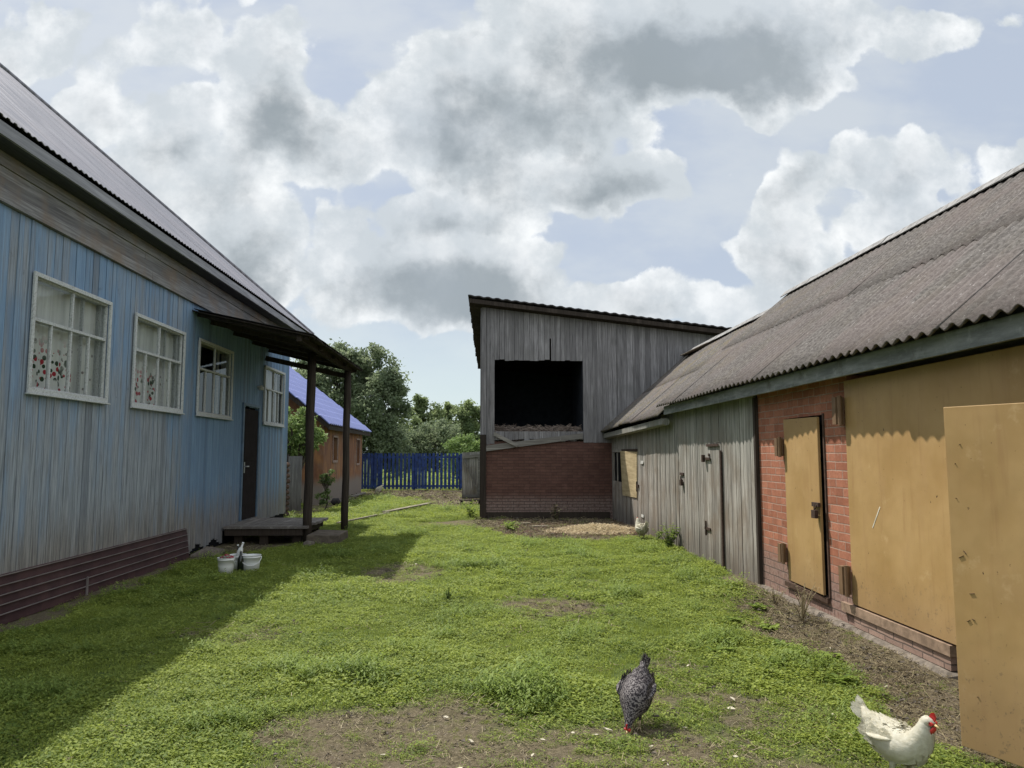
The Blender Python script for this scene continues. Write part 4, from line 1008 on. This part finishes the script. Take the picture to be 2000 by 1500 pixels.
# ------------------------------------------------------------------ blue picket fence
fen = thing('blue_fence', 'deep blue wooden picket fence closing the far end of the yard', 'fence', (-3, 32, 0))
def pickets(x0, x1, pitch, wd, name, notch=False):
    mb = MB(); x = x0
    while x < x1:
        h = 1.6+random.uniform(-.015, .015)
        zb = .06+random.uniform(0, .03)
        mb.hexa([(x, 31.98, zb), (x+wd, 31.98, zb), (x+wd, 32.0, zb), (x, 32.0, zb), (x+.006, 31.98, h), (x+wd-.006, 31.98, h-.01), (x+wd-.006, 32.0, h-.01), (x+.006, 32.0, h)]); x += pitch
    return mb.build(name, M['blue_fence'], fen)
pickets(-5.25, -4.62, .135, .125, 'solid_panel'); pickets(-4.55, -4.35, .14, .13, 'solid_panel'); pickets(-4.3, -2.85, .168, .115, 'picket_panel'); pickets(-2.82, -2.45, .135, .125, 'solid_panel'); pickets(-2.42, -.1, .168, .115, 'picket_panel')
mb = MB(); mb.box(-5.3, 0, 32.001, 32.04, 1.38, 1.46); mb.box(-5.3, 0, 32.001, 32.04, .16, .24); mb.build('rail', M['blue_fence'], fen)
for x in (-4.6, -2.85, -.9):
    mb = MB(); mb.box(x-.05, x+.05, 32.041, 32.14, 0, 1.52); mb.build('post', M['blue_fence'], fen)
# grey gate leaf standing beside the barn
gg = thing('grey_gate', 'weathered grey gate leaf with diagonal brace, leaning open beside the barn', 'gate', (-.3, 23.6, 0))
mb = MB(); board_wall(mb, 'y', 23.6, 1, -.60, .05, .16, lambda x: 1.62+.06*(x+.3), .1); mb.build('board_panel', M['grey_boards'], gg)
mb = MB(); mb.beam((-.60, 23.58, 1.45), (.05, 23.58, 1.52), .03, .09); mb.beam((-.60, 23.58, .24), (.05, 23.58, .24), .03, .09); mb.beam((-.55, 23.56, 1.40), (-.05, 23.56, .27), .03, .09, up=(0, 1, 0)); mb.box(-.10, -.02, 23.57, 23.597, .25, 1.5)
mb.build('brace', M['beam_x'], gg)
pl = thing('pallet', 'dark wooden pallet lying under the grey gate leaf', 'pallet', (-.3, 23.3, 0))
mb = MB()
for k in range(4): mb.box(-.66, .0, 22.95+.16*k, 23.07+.16*k, .12, .15)
mb.build('slats', M['dark_wood'], pl)
mb = MB()
for x in (-.63, -.34, -.08): mb.box(x, x+.07, 22.95, 23.55, .0, .118)
mb.build('bearer', M['black'], pl)

# ------------------------------------------------------------------ trees
def clump_tree(name, label, base, height, crown, mat, nclump=40, per=260, leaf=.13, cat='tree', group='trees beyond the fence', seed=0, trunks=1, low=.0, flat=1.):
    """crown = list of (cx, cy, cz, rx, ry, rz) relative to base"""
    rs = random.Random(seed); t = thing(name, label, cat, base, group)
    mbt = MB(); mbl = MB(); bx, by, bz_ = base
    for _ in range(trunks):
        a = rs.uniform(0, 6.28); sp = .25*(trunks > 1)*height*.25; tip = Vector((bx+math.cos(a)*sp, by+math.sin(a)*sp, height*.72)); r0 = height*.018
        pts_ = [Vector((bx+math.cos(a)*.1, by+math.sin(a)*.1, -.1))]+[Vector((bx, by, 0)).lerp(tip, q)+Vector((rs.uniform(-.15, .15), rs.uniform(-.15, .15), 0)) for q in (.25, .5, .75, 1)]
        mbt.tube(pts_, [r0, r0*.85, r0*.6, r0*.4, r0*.15], 8)
    tot = sum((c[3]*c[4]*c[5])**(2/3) for c in crown)
    for cx, cy, cz_, rx, ry, rz in crown:
        nc = max(3, int(nclump*(rx*ry*rz)**(2/3)/tot))
        for _ in range(nc):
            while True:
                u = Vector((rs.uniform(-1, 1), rs.uniform(-1, 1), rs.uniform(-1, 1)))
                if .35 < u.length < 1: break
            cc = Vector((bx+cx+u.x*rx, by+cy+u.y*ry, cz_+u.z*rz)); cr_ = rs.uniform(.18, .42)*min(rx, rz)*.9
            if rs.random() < .3: mbt.tube([Vector((bx, by, max(.6, cc.z*.45))), Vector((bx, by, cc.z*.7)).lerp(cc, .5), cc], [.05, .03, .012], 5)
            rr = rs.random()
            for _ in range(per):
                v = Vector((rs.gauss(0, 1), rs.gauss(0, 1), rs.gauss(0, 1)))
                v = v.normalized()*rs.random()**.45*cr_
                if rs.random() < .12: v *= rs.uniform(1.1, 1.7)
                q = cc+Vector((v.x, v.y, v.z*.95)); o = rs.uniform(0, 6.28); el = rs.uniform(-1.2, .8); d = Vector((math.cos(o)*math.cos(el), math.sin(o)*math.cos(el), math.sin(el)))
                s = d.cross(Vector((rs.uniform(-1, 1), rs.uniform(-1, 1), rs.uniform(-1, 1)))).normalized(); L = leaf*rs.uniform(.6, 1.3); W = L*.28
                if q.z < low: continue
                mbl.add([q, q+d*L*.5+s*W, q+d*L, q+d*L*.5-s*W], [(0, 1, 2, 3)], min(1, max(0, rr*.7+rs.uniform(0, .3))))
    mbt.build('trunk', M['bark'], t); mbl.build('crown', mat, t); return t
clump_tree('willow_tree', 'tallest grey-green willow behind the blue roof, its top showing over the porch', (-9.0, 45, 0), 9., [(-.6, 0, 4.6, 2.6, 2.2, 3.2), (.9, 0, 6.2, 1.6, 1.6, 2.2), (-.8, 0, 7.3, 1.1, 1.1, 1.2)], M['willow'], 150, 200, .2, seed=1, trunks=3)
clump_tree('willow_tree', 'rounded dark willow directly right of the blue roof', (-6.2, 44, 0), 8., [(0, 0, 4.2, 1.9, 1.8, 3.4), (-.3, 0, 6.4, 1.3, 1.2, 1.4), (1.0, 0, 5.0, 1.1, 1., 1.5), (.6, 0, 1.9, 1.6, 1.4, 1.6)], M['willow'], 150, 200, .2, seed=2, trunks=3)
clump_tree('birch_tree', 'dark rounded birch in the middle of the tree row above the blue fence', (-4.7, 58, 0), 6.3, [(0, 0, 3.4, 1.7, 1.5, 2.7), (-.2, 0, 5.0, .9, .9, 1.1)], M['birch'], 80, 200, .22, seed=3, trunks=2)
clump_tree('birch_tree', 'slim pointed tree between two rounder ones above the blue fence', (-2.75, 60, 0), 5.9, [(0, 0, 3.2, .8, .8, 2.6), (.0, 0, 5.0, .45, .5, .9)], M['birch'], 50, 190, .2, seed=4)
clump_tree('birch_tree', 'lighter green tree close to the left edge of the barn', (-1.0, 58, 0), 5.8, [(0, 0, 3.6, 1.3, 1.2, 2.2), (-.4, 0, 3.0, 1.4, 1.2, 2.4), (.5, 0, 4.6, .9, .9, 1.1)], M['birch'], 80, 200, .22, seed=5, trunks=2)
clump_tree('birch_tree', 'low dark tree filling the gap beneath the slim pointed tree', (-3.4, 55, 0), 4.2, [(0, 0, 2., 2.2, 1.2, 2.0), (-2.2, 0, 1.8, 1.6, 1.2, 1.9)], M['willow'], 90, 170, .2, seed=6)
clump_tree('willow_bush', 'bright pale-green bush above the fence beside the barn', (-1.1, 40, 0), 2.4, [(0, 0, 1.4, 1.0, .8, 1.0), (.7, 0, 1.6, .8, .7, .9)], M['bushy'], 50, 160, .14, 'bush', None, seed=7)
clump_tree('birch_tree', 'leafy tree hidden mostly behind the barn, right of the bright bush', (3.5, 62, 0), 5.2, [(0, 0, 3., 2.4, 1.5, 2.2)], M['birch'], 60, 150, .22, seed=8)
clump_tree('willow_tree', 'big willow mostly hidden behind the blue house roof', (-15., 50, 0), 8, [(0, 0, 4.5, 3.5, 2.5, 3.5)], M['willow'], 70, 150, .24, seed=9)
clump_tree('apple_tree', 'leafy apple tree before the gable of the blue-roofed outbuilding', (-5.15, 21.2, 0), 3., [(-.2, 0, 2.15, .65, .6, .75), (.25, .1, 2.15, .45, .5, .5), (-.5, 0, 1.5, .55, .5, .6)], M['bushy'], 90, 150, .09, 'tree', None, seed=10, trunks=2)
clump_tree('currant_bush', 'small dark bush in front of the orange wall, between the porch posts', (-4.15, 20.3, 0), 1.3, [(0, 0, .95, .22, .2, .28), (-.05, 0, .45, .2, .2, .3)], M['shrub'], 20, 60, .06, 'bush', None, seed=11)

def weed(name, label, loc, h, n, rad, leaf, mat=None, cat='plant', group=None, seed=0, stalk=None):
    rs = random.Random(seed); t = thing(name, label, cat, loc, group); mbl = MB(); mbs = MB(); L0 = Vector((loc[0], loc[1], gz(loc[0], loc[1])))
    for _ in range(n):
        a = rs.uniform(0, 6.28); tip = L0+Vector((math.cos(a)*rad*rs.uniform(.1, 1), math.sin(a)*rad*rs.uniform(.1, 1), h*rs.uniform(.5, 1)))
        mid = L0.lerp(tip, .5)+Vector((0, 0, h*.1)); mbs.tube([L0, mid, tip], [.004+h*.004, .003+h*.002, .0015], 5)
        for k in range(9):
            q = L0.lerp(mid, k/4) if k < 5 else mid.lerp(tip, (k-4)/4)
            if k < 1: continue
            o = rs.uniform(0, 6.28); d = Vector((math.cos(o), math.sin(o), rs.uniform(-.1, .6))).normalized(); s = d.cross(Vector((0, 0, 1))).normalized(); L = leaf*rs.uniform(.6, 1.2)
            mbl.add([q, q+d*L*.35+s*L*.26, q+d*L*.75+s*L*.2, q+d*L-Vector((0, 0, L*.2)), q+d*L*.75-s*L*.2, q+d*L*.35-s*L*.26], [(0, 1, 2, 3, 4, 5)])
    mbs.build('stem', stalk or M['shrub'], t); mbl.build('foliage', mat or M['weed'], t); return t
weed('weed', 'bushy green weed with pale flower heads against the grey board wall', (3.0, 11.9, 0), .42, 22, .26, .075, seed=1)
weed('weed', 'single small upright pale weed in the middle of the lawn', (-.34, 7.95, 0), .17, 9, .05, .035, seed=2)
weed('weed', 'weed with brownish leaves at the foot of the red brick base', (1.72, 17.3, 0), .42, 9, .22, .10, M['dry'], seed=3)
weed('weed', 'leafy weed at the foot of the dark corner post of the barn', (-.25, 18.3, 0), .38, 8, .2, .12, seed=4)
weed('weed', 'low spreading weed on the grass left of the dirt patch', (.6, 15.3, 0), .18, 12, .28, .10, seed=5)
weed('weed', 'tiny weed low beside the board wall next to the white hen', (3.0, 12.7, 0), .2, 10, .12, .05, seed=6)
for k, (x, y, h, lb) in enumerate(((3.02, 7.0, .34, 'dry thin-stemmed weed below the small ochre door'), (2.9, 6.75, .3, 'dry tangled weed where the lawn meets the bare strip'), (2.95, 7.5, .2, 'short half-dry weed at the left brick pier'))):
    weed('dry_weed', lb, (x, y, 0), h, 13, .16, .02, M['dry'], seed=20+k, stalk=M['dry'])
for k, (x, y) in enumerate(((2.55, 6.6), (2.4, 6.0), (2.2, 5.5), (2.6, 5.6), (1.9, 5.9), (2.75, 7.4), (2.3, 6.9), (2.45, 5.1))):
    weed('dandelion', 'low broad-leaved weed in the lawn edge by the bare strip', (x, y, 0), .06, 9, .11, .075, group='broad-leaved weeds at the lawn edge', seed=40+k)

# ------------------------------------------------------------------ long thin boards lying on the grass
for a_, b_, lb in (((-2.45, 19.2, .09), (-1.50, 21.9, .13), 'pale plank lying on the sunny lawn beyond the porch, pointing to the barn'), ((-3.1, 16.4, .07), (-2.3, 19.0, .09), 'thin pale batten in the grass just beyond the porch post')):
    mb = MB(); mb.beam(a_, b_, .15 if 'plank' in lb else .06, .03); o = mb.build('plank', M['plank']); tag(o, lb, 'plank')
for k, (x, y, L, a) in enumerate(((-3.0, 28.2, .45, .2), (-1.6, 30.6, 1.2, 0.), (.75, 16.4, .35, .1), (1.0, 15.6, .4, .05))):
    mb = MB(); mb.beam((x, y, gz(x, y)+.03), (x+L*math.cos(a), y+L*math.sin(a), gz(x, y)+.04), .09, .02); o = mb.build('plank', M['plank'])
    tag(o, ['short pale board on the brown dirt near the blue fence', 'thin board lying along the foot of the blue fence', 'short pale board on the dirt by the barn post', 'small pale board among the litter left of the straw'][k], 'plank')

# ------------------------------------------------------------------ pale scraps on the ground
chip = None
SC = [(1.52, 4.6, .05), (1.52, 5.54, .035), (1.59, 4.78, .045), (.71, 4.28, .05), (.63, 4.19, .045), (.9, 4.04, .035), (.51, 4.23, .035), (-.2, 4.54, .04), (.34, 4.16, .03), (.27, 3.96, .03), (-.25, 4.26, .03),
      (1.54, 4.22, .03), (-.05, 4.15, .045), (.05, 4.8, .035), (-.25, 5.2, .03), (-.62, 4.75, .03), (.92, 3.85, .03), (.93, 3.8, .02), (1.15, 4.3, .03), (-1.56, 11.68, .05), (-.9, 10.6, .05), (.5, 9.7, .03), (2.1, 4.5, .04), (1.3, 3.9, .03), (-.5, 4.0, .03), (-.7, 3.85, .025), (.15, 4.5, .025), (-.1, 3.8, .03), (-3.6, 7.8, .05), (-3.85, 8.3, .04), (2.7, 5.0, .03), (2.5, 4.6, .035), (2.75, 5.9, .03), (2.85, 6.4, .035)]
for k, (x, y, s_) in enumerate(SC):
    if chip is None or k % 6 == 0:
        mb = MB(); ang = [i*6.283/7+random.uniform(-.3, .3) for i in range(7)]; rr = [random.uniform(.3, .62) for _ in ang]
        top = [(rr[i]*math.cos(a)*1.2, rr[i]*math.sin(a)*.7, .14+random.uniform(0, .12)) for i, a in enumerate(ang)]; bot = [(p[0]*.9, p[1]*.9, p[2]-.14) for p in top]
        mb.add(top+bot, [tuple(range(7)), tuple(range(13, 6, -1))]+[(i, 7+i, 7+(i+1) % 7, (i+1) % 7) for i in range(7)])
        chip = mb.build('wood_chip', M['chip']); o = chip
    else:
        o = chip.copy(); C.objects.link(o)
    o.location = (x, y, gz(x, y)+.012); s_ *= .85; o.scale = (s_, s_, s_*.8); o.rotation_euler = (random.uniform(-.3, .3), random.uniform(-.3, .3), random.uniform(0, 6.28))
    tag(o, 'small flat pale scrap lying on the ground', 'wood chip', 'pale scraps scattered on the ground')

# ------------------------------------------------------------------ buckets and bottles
def bucket(loc, r, h, label, handle_front=True, rot=0.):
    t = thing('bucket', label, 'bucket', (0, 0, 0), 'white plastic buckets in the grass')
    mb = MB(); k = .82
    mb.lathe([(0, .0), (r*k, 0), (r*(k+.1), h*.5), (r, h*.86), (r*1.05, h*.865), (r*1.05, h*.90), (r, h*.905), (r*1.005, h*.985), (r*1.06, h*.99), (r*1.06, h), (r*.98, h), (r*.975, h*.9), (r*(k+.08), h*.5), (r*k*.97, .006), (0, .006)], n=32)
    mb.build('shell', M['bucket'], t, smooth=True)
    mb = MB(); n_ = 14
    mb.tube([(r*1.07*math.cos(math.pi+math.pi*i/n_), -abs(math.sin(math.pi*i/n_))*r*(1.12 if handle_front else -.2)-.0, h*.9-math.sin(math.pi*i/n_)*h*.48) for i in range(n_+1)], .0045, 6)
    mb.build('handle', M['bucket'], t, smooth=True)
    t.location = (loc[0], loc[1], gz(*loc[:2])+.005); t.rotation_euler = (0, 0, rot); return t
bucket((-3.27, 9.86), .104, .215, 'front white plastic bucket heaped with red and dark bits', rot=2.6)
bucket((-3.24, 10.24), .104, .215, 'white plastic bucket standing partly hidden behind the heaped one', rot=1.)
bucket((-3.04, 10.16), .118, .215, 'right-hand white plastic bucket with its handle hanging in front', rot=.25)
def bottle(loc, h, mat, label, tilt=0., base=0.):
    t = thing('bottle', label, 'bottle', (0, 0, 0), 'bottles among the buckets'); r = h*.135
    mb = MB(); mb.lathe([(0, 0), (r, 0), (r, h*.55), (r*.8, h*.66), (r*.36, h*.76), (r*.34, h*.95), (0, h*.95)], n=16); mb.build('glass_body', mat, t, smooth=True)
    mb = MB(); mb.lathe([(r*.42, h*.93), (r*.42, h), (0, h)], n=12); mb.build('cap', M['bucket'], t)
    t.location = (loc[0], loc[1], gz(*loc[:2])+base); t.rotation_euler = (tilt*.4, tilt, 0)
bottle((-3.155, 10.08), .30, M['bottle'], 'dark glass bottle with white cap standing between the buckets')
bottle((-3.25, 10.22), .26, M['bucket'], 'white bottle poking up out of the rear bucket', .35, .14)
bottle((-3.21, 10.29), .22, M['bottle'], 'dark bottle leaning inside the rear bucket', -.3, .13)
mbr = MB(); mbd = MB()
for k in range(70):
    a = random.uniform(0, 6.28); r = .09*math.sqrt(random.random()); q = (-3.27+r*math.cos(a), 9.86+r*math.sin(a), gz(-3.27, 9.86)+.20+.035*(1-r/.1)+random.uniform(0, .012)); s_ = random.uniform(.008, .016)
    (mbr if random.random() < .6 else mbd).tube([(q[0]-s_, q[1], q[2]), (q[0]-s_*.5, q[1], q[2]+s_*.3), (q[0]+s_*.5, q[1], q[2]+s_*.3), (q[0]+s_, q[1], q[2])], [s_*.3, s_, s_, s_*.3], 7)
o = mbr.build('berries', plain('dark_red', (.26, .02, .03), .35, .5), smooth=True); tag(o, 'heap of small dark red berries filling the front bucket', 'berries', kind='stuff')
o = mbd.build('fruit_scraps', plain('mixed_scraps', (.22, .2, .17), .6, .3, 0, .8, 60.), smooth=True); tag(o, 'grey and brown scraps mixed in the front bucket', 'scraps', kind='stuff')

# ------------------------------------------------------------------ hens
def barred():
    m, N, b = new_mat('barred_feathers', .75, .2); p = N.n('ShaderNodeTexCoord').outputs['Object']
    wv = N.n('ShaderNodeTexWave', {'wave_type': 'BANDS', 'bands_direction': 'DIAGONAL'}, Vector=p, Scale=26., Distortion=9., Detail=3., Detail_Scale=3.).outputs[1]
    n = N.noise(p, 60., 4, .6); r = rnd_attr(N)
    c = N.mix(N.mr(N.m('ADD', wv, N.m('MULTIPLY', N.m('SUBTRACT', n, .5), .9)), .45, .75), (.016, .013, .016), (.20, .18, .175))
    c = N.mix(N.mr(r, .3, 1., 0, .5), c, (.035, .028, .033)); setc(N, b, c, n, .5, .003); return m
def white_f():
    m, N, b = new_mat('white_feathers', .8, .2); p = N.n('ShaderNodeTexCoord').outputs['Object']; n = N.noise(p, 40., 5, .6); r = rnd_attr(N)
    c = N.mix(N.mr(n, .3, .7), (.56, .53, .42), (.72, .70, .60))
    c = N.mix(N.mr(r, 0., 1., 0., .35, False), c, (.46, .43, .34))
    c = N.mix(N.mr(N.noise(p, 9., 3, .6), .5, .7, 0, .35), c, (.50, .46, .36))
    setc(N, b, c, N.noise(N.vm('MULTIPLY', p, (30, 90, 60)), 1., 4, .6), .7, .006)
    tr = N.n('ShaderNodeBsdfTranslucent', None, Color=(.8, .77, .66, 1))
    mx = N.n('ShaderNodeMixShader', None, _0=.4, _1=b.outputs[0], _2=tr.outputs[0])
    N.nt.links.new(mx.outputs[0], N.nt.nodes['Material Output'].inputs[0]); return m
M['barred'] = barred(); M['whitef'] = white_f()
M['comb'] = plain('red_comb', (.50, .035, .035), .5, .4, 0, .2, 40.); M['beak'] = plain('beak_horn', (.45, .33, .15), .4, .4); M['shank'] = plain('shank_skin', (.42, .34, .22), .6, .3, 0, .2, 60.); M['eye'] = plain('eye_dark', (.05, .015, .01), .1, .6)
def spline(P, n):
    out = []
    m_ = len(P)
    for i in range(m_-1):
        p0, p1, p2, p3 = (np.array(P[max(i-1, 0)], float), np.array(P[i], float), np.array(P[i+1], float), np.array(P[min(i+2, m_-1)], float))
        for k in range(n):
            t = k/n; out.append(.5*((2*p1)+(-p0+p2)*t+(2*p0-5*p1+4*p2-p3)*t*t+(-p0+3*p1-3*p2+p3)*t**3))
    out.append(np.array(P[-1], float)); return out
def hen(label, mat, pose, loc, rotz, scale=1., tail_up=1.25, seed=0, rough=True, group='hens in the yard', comb=1.):
    rs = random.Random(seed); t = thing('hen', label, 'hen', (0, 0, 0), group)
    # pose: list of (x, z, half-depth, half-width) from rump to face
    S = spline(pose, 5); mb = MB()
    mb.tube([(s[0], 0, s[1]) for s in S], [(max(s[2], .002), max(s[3], .002)) for s in S], 20, .5, True, True)
    body = mb.build('body', mat, t, smooth=True)
    # layered feathers following the body, pointing to the rump
    mb = MB(); m_ = len(S)
    for _ in range(1500 if rough else 200):
        i = rs.uniform(1, m_-6); k = int(i); f = i-k; s = S[k]*(1-f)+S[k+1]*f; tg = (S[k+1]-S[k]); tv = Vector((tg[0], 0, tg[1])).normalized()
        side = Vector((0, 1, 0)); nn = tv.cross(side).normalized(); th = rs.uniform(0, 6.283)
        nrm_ = (nn*math.cos(th)/max(s[2], .01)+side*math.sin(th)/max(s[3], .01)).normalized()
        q = Vector((s[0], 0, s[1]))+nn*math.cos(th)*s[2]+side*math.sin(th)*s[3]
        back = (-tv+nrm_*rs.uniform(.04, .14)+Vector((0, 0, -.1))).normalized(); wv_ = back.cross(nrm_).normalized()
        L = (.020+.25*min(s[2], .08))*rs.uniform(.7, 1.2); W = L*.30; q = q-nrm_*.002
        mb.add([q, q+back*L*.45+wv_*W, q+back*L, q+back*L*.45-wv_*W], [(0, 1, 2, 3)])
    mb.build('plumage', mat, body)
    # wings: flattened shells on both sides
    ks = min(range(m_), key=lambda k: -S[k][2]); c0 = S[ks]; tg = S[min(ks+3, m_-1)]-S[max(ks-3, 0)]; tv = Vector((tg[0], 0, tg[1])).normalized(); up = Vector((-tv.z, 0, tv.x))
    for sd_ in (-1, 1):
        mb = MB(); base = Vector((c0[0], sd_*(c0[3]*.84), c0[1]))+up*.030+tv*.03
        pts_ = [base-tv*q+up*(.012-q*.1)+Vector((0, -sd_*max(0, q-.10)*.35, 0)) for q in (0, .03, .07, .12, .17, .205)]
        mb.tube(pts_, [(.010, .004), (.036, .009), (.050, .012), (.044, .011), (.026, .007), (.004, .003)], 14, None, True, True)
        for q_ in range(80):
            l_ = rs.uniform(.0, .19); v_ = rs.uniform(-1, 1); wd_ = .055*math.sin(math.pi*min(1, (l_+.03)/.235))
            o_ = base-tv*l_+up*(.012-l_*.1+v_*wd_)+Vector((0, sd_*(.013*(1-v_*v_)+.003-max(0, l_-.10)*.30), 0)); bk = (-tv+up*.05*v_+Vector((0, sd_*.10, 0))).normalized(); L_ = rs.uniform(.03, .055)
            mb.add([o_, o_+bk*L_*.5+up*L_*.22, o_+bk*L_, o_+bk*L_*.5-up*L_*.22], [(0, 1, 2, 3)])
        mb.build('wing', mat, t, smooth=True)
    # tail fan
    mb = MB(); r0 = Vector((S[1][0], 0, S[1][1]))
    for k in range(13):
        a = (k-6)/6; el = tail_up+rs.uniform(-.08, .08)-.62*abs(a); d = Vector((-math.cos(el), a*.30, math.sin(el))).normalized(); L = .135*(1-.22*abs(a))*rs.uniform(.92, 1.05)
        s = d.cross(Vector((0, 1, 0))).normalized()*.8+Vector((0, .35*(1 if a > 0 else -1), 0)); s = s.normalized()*.022; b0 = r0-d*.03+Vector((0, a*.012, 0)); off = Vector((0, .004*(k % 3-1), 0))
        mb.add([b0-s*.35+off, b0+s*.35+off, b0+d*L*.55+s+off, b0+d*L*.9+s*.75+off, b0+d*(L+.015)+off, b0+d*L*.9-s*.75+off, b0+d*L*.55-s+off], [(0, 1, 2, 6), (6, 2, 3, 5), (5, 3, 4)])
    mb.tube([r0+Vector((.05, 0, -.02)), r0, r0+Vector((-math.cos(tail_up), 0, math.sin(tail_up)))*.055], [(.05, .045), (.036, .03), (.012, .01)], 10, .5, True, True)
    mb.build('tail', mat, t, smooth=True)
    # head details
    h = S[-1]; h2 = S[-6]; hv = Vector((h[0]-h2[0], 0, h[1]-h2[1])).normalized(); hu = Vector((-hv.z, 0, hv.x)); hc = Vector((h2[0], 0, h2[1]))
    if hu.z < -.2 or (abs(hv.z) > .9 and hu.x < 0): hu = -hu
    mb = MB(); tip = hc+hv*.030
    mb.tube([tip-hv*.004, tip+hv*.012, tip+hv*.026-hu*.005], [(.009, .008), (.006, .005), (.001, .001)], 8, .5, True, True); mb.build('beak', M['beak'], t, smooth=True)
    mb = MB(); n_ = 6
    base_pts = [hc+hv*(-.012+.034*i/n_)+hu*(.018-.004*i/n_) for i in range(n_+1)]
    crest = []
    for i in range(n_): crest += [base_pts[i]+hu*.006*comb, (base_pts[i]+base_pts[i+1])/2+hu*(.022-.003*abs(i-2.5))*comb]
    for i in range(len(crest)-1):
        a_, b_ = crest[i], crest[i+1]; lo1, lo2 = a_-hu*.02, b_-hu*.02; e = Vector((0, .0035, 0))
        mb.hexa([lo1-e, lo2-e, lo2+e, lo1+e, a_-e, b_-e, b_+e, a_+e])
    mb.build('comb', M['comb'], t)
    for sd_ in (-1, 1):
        mb = MB(); q = tip-hv*.006-hu*.012+Vector((0, sd_*.006, 0)); mb.tube([q, q-hu*.010*comb, q-hu*.022*comb], [(.006, .004), (.010*comb, .005), (.003, .002)], 8, .5, True, True); mb.build('wattle', M['comb'], t, smooth=True)
        mb = MB(); mb.lathe([(0, -.004), (.0035, -.002), (.0045, 0), (.0035, .002), (0, .004)], hc+hv*.008+hu*.004+Vector((0, sd_*.0215, 0)), 10); mb.build('eye', M['eye'], t, smooth=True)
    mb = MB(); mb.tube([hc+hv*.014+Vector((0, -.021, 0)), hc+hv*.014+Vector((0, .021, 0))], .009, 10); mb.build('face_skin', M['comb'], t)
    # legs
    for sd_ in (-1, 1):
        x0 = c0[0]+.01+sd_*.02; zt = c0[1]-c0[2]*.75; mb = MB(); y_ = sd_*.035
        mb.tube([(x0, y_, zt+.03), (x0-.012, y_, zt-.015), (x0-.022, y_, zt*.48)], [.026, .018, .0075], 9)
        mb.build('thigh', mat, t, smooth=True)
        mb = MB(); mb.tube([(x0-.022, y_, zt*.55), (x0-.006, y_, .012)], [.0062, .0052], 7)
        for an, L in ((0, .048), (.55, .04), (-.55, .04), (3.14, .02)):
            mb.tube([(x0-.006, y_, .010), (x0-.006+L*.6*math.cos(an), y_+L*.6*math.sin(an), .010), (x0-.006+L*math.cos(an), y_+L*math.sin(an), .003)], [.005, .004, .0015], 6)
        mb.build('leg', M['shank'], t, smooth=True)
    t.location = (loc[0], loc[1], gz(loc[0], loc[1])+.004); t.rotation_euler = (0, 0, rotz); t.scale = (scale,)*3; return t
STAND = [(-.185, .285, .012, .012), (-.155, .265, .05, .04), (-.10, .235, .082, .07), (-.02, .21, .102, .088), (.06, .215, .10, .085), (.115, .25, .075, .064), (.145, .30, .056, .051), (.158, .34, .041, .037), (.168, .365, .030, .027), (.187, .372, .024, .022), (.206, .365, .012, .011)]
STAND2 = [(-.175, .285, .012, .012), (-.15, .265, .05, .042), (-.10, .235, .085, .074), (-.02, .21, .105, .092), (.06, .215, .102, .090), (.11, .24, .082, .070), (.145, .28, .054, .048), (.168, .315, .037, .034), (.185, .34, .028, .026), (.205, .348, .023, .021), (.222, .342, .011, .010)]
PECK = [(-.12, .345, .012, .012), (-.105, .315, .05, .048), (-.065, .27, .082, .082), (-.01, .225, .102, .106), (.04, .185, .106, .112), (.08, .155, .092, .098), (.115, .125, .064, .066), (.145, .092, .040, .040), (.168, .062, .026, .024), (.182, .045, .022, .020), (.19, .03, .010, .010)]
hen('grey barred hen pecking at the ground with its tail up, in the foreground', M['barred'], PECK, (.90, 4.38), R(-122), .84, 1.35, 1)
hen('large white hen with red comb facing right, beside the open gate leaf', M['whitef'], STAND, (1.95, 3.53), R(-68), .92, 1.12, 2, comb=1.8)
hen('white hen standing beside the grey board wall with tail raised', M['whitef'], STAND, (2.86, 13.3), R(100), 1.0, 1.3, 3)
hen('distant white hen pecking near the left end of the blue fence', M['whitef'], PECK, (-3.95, 29.2), R(200), .9, 1.1, 4, False)
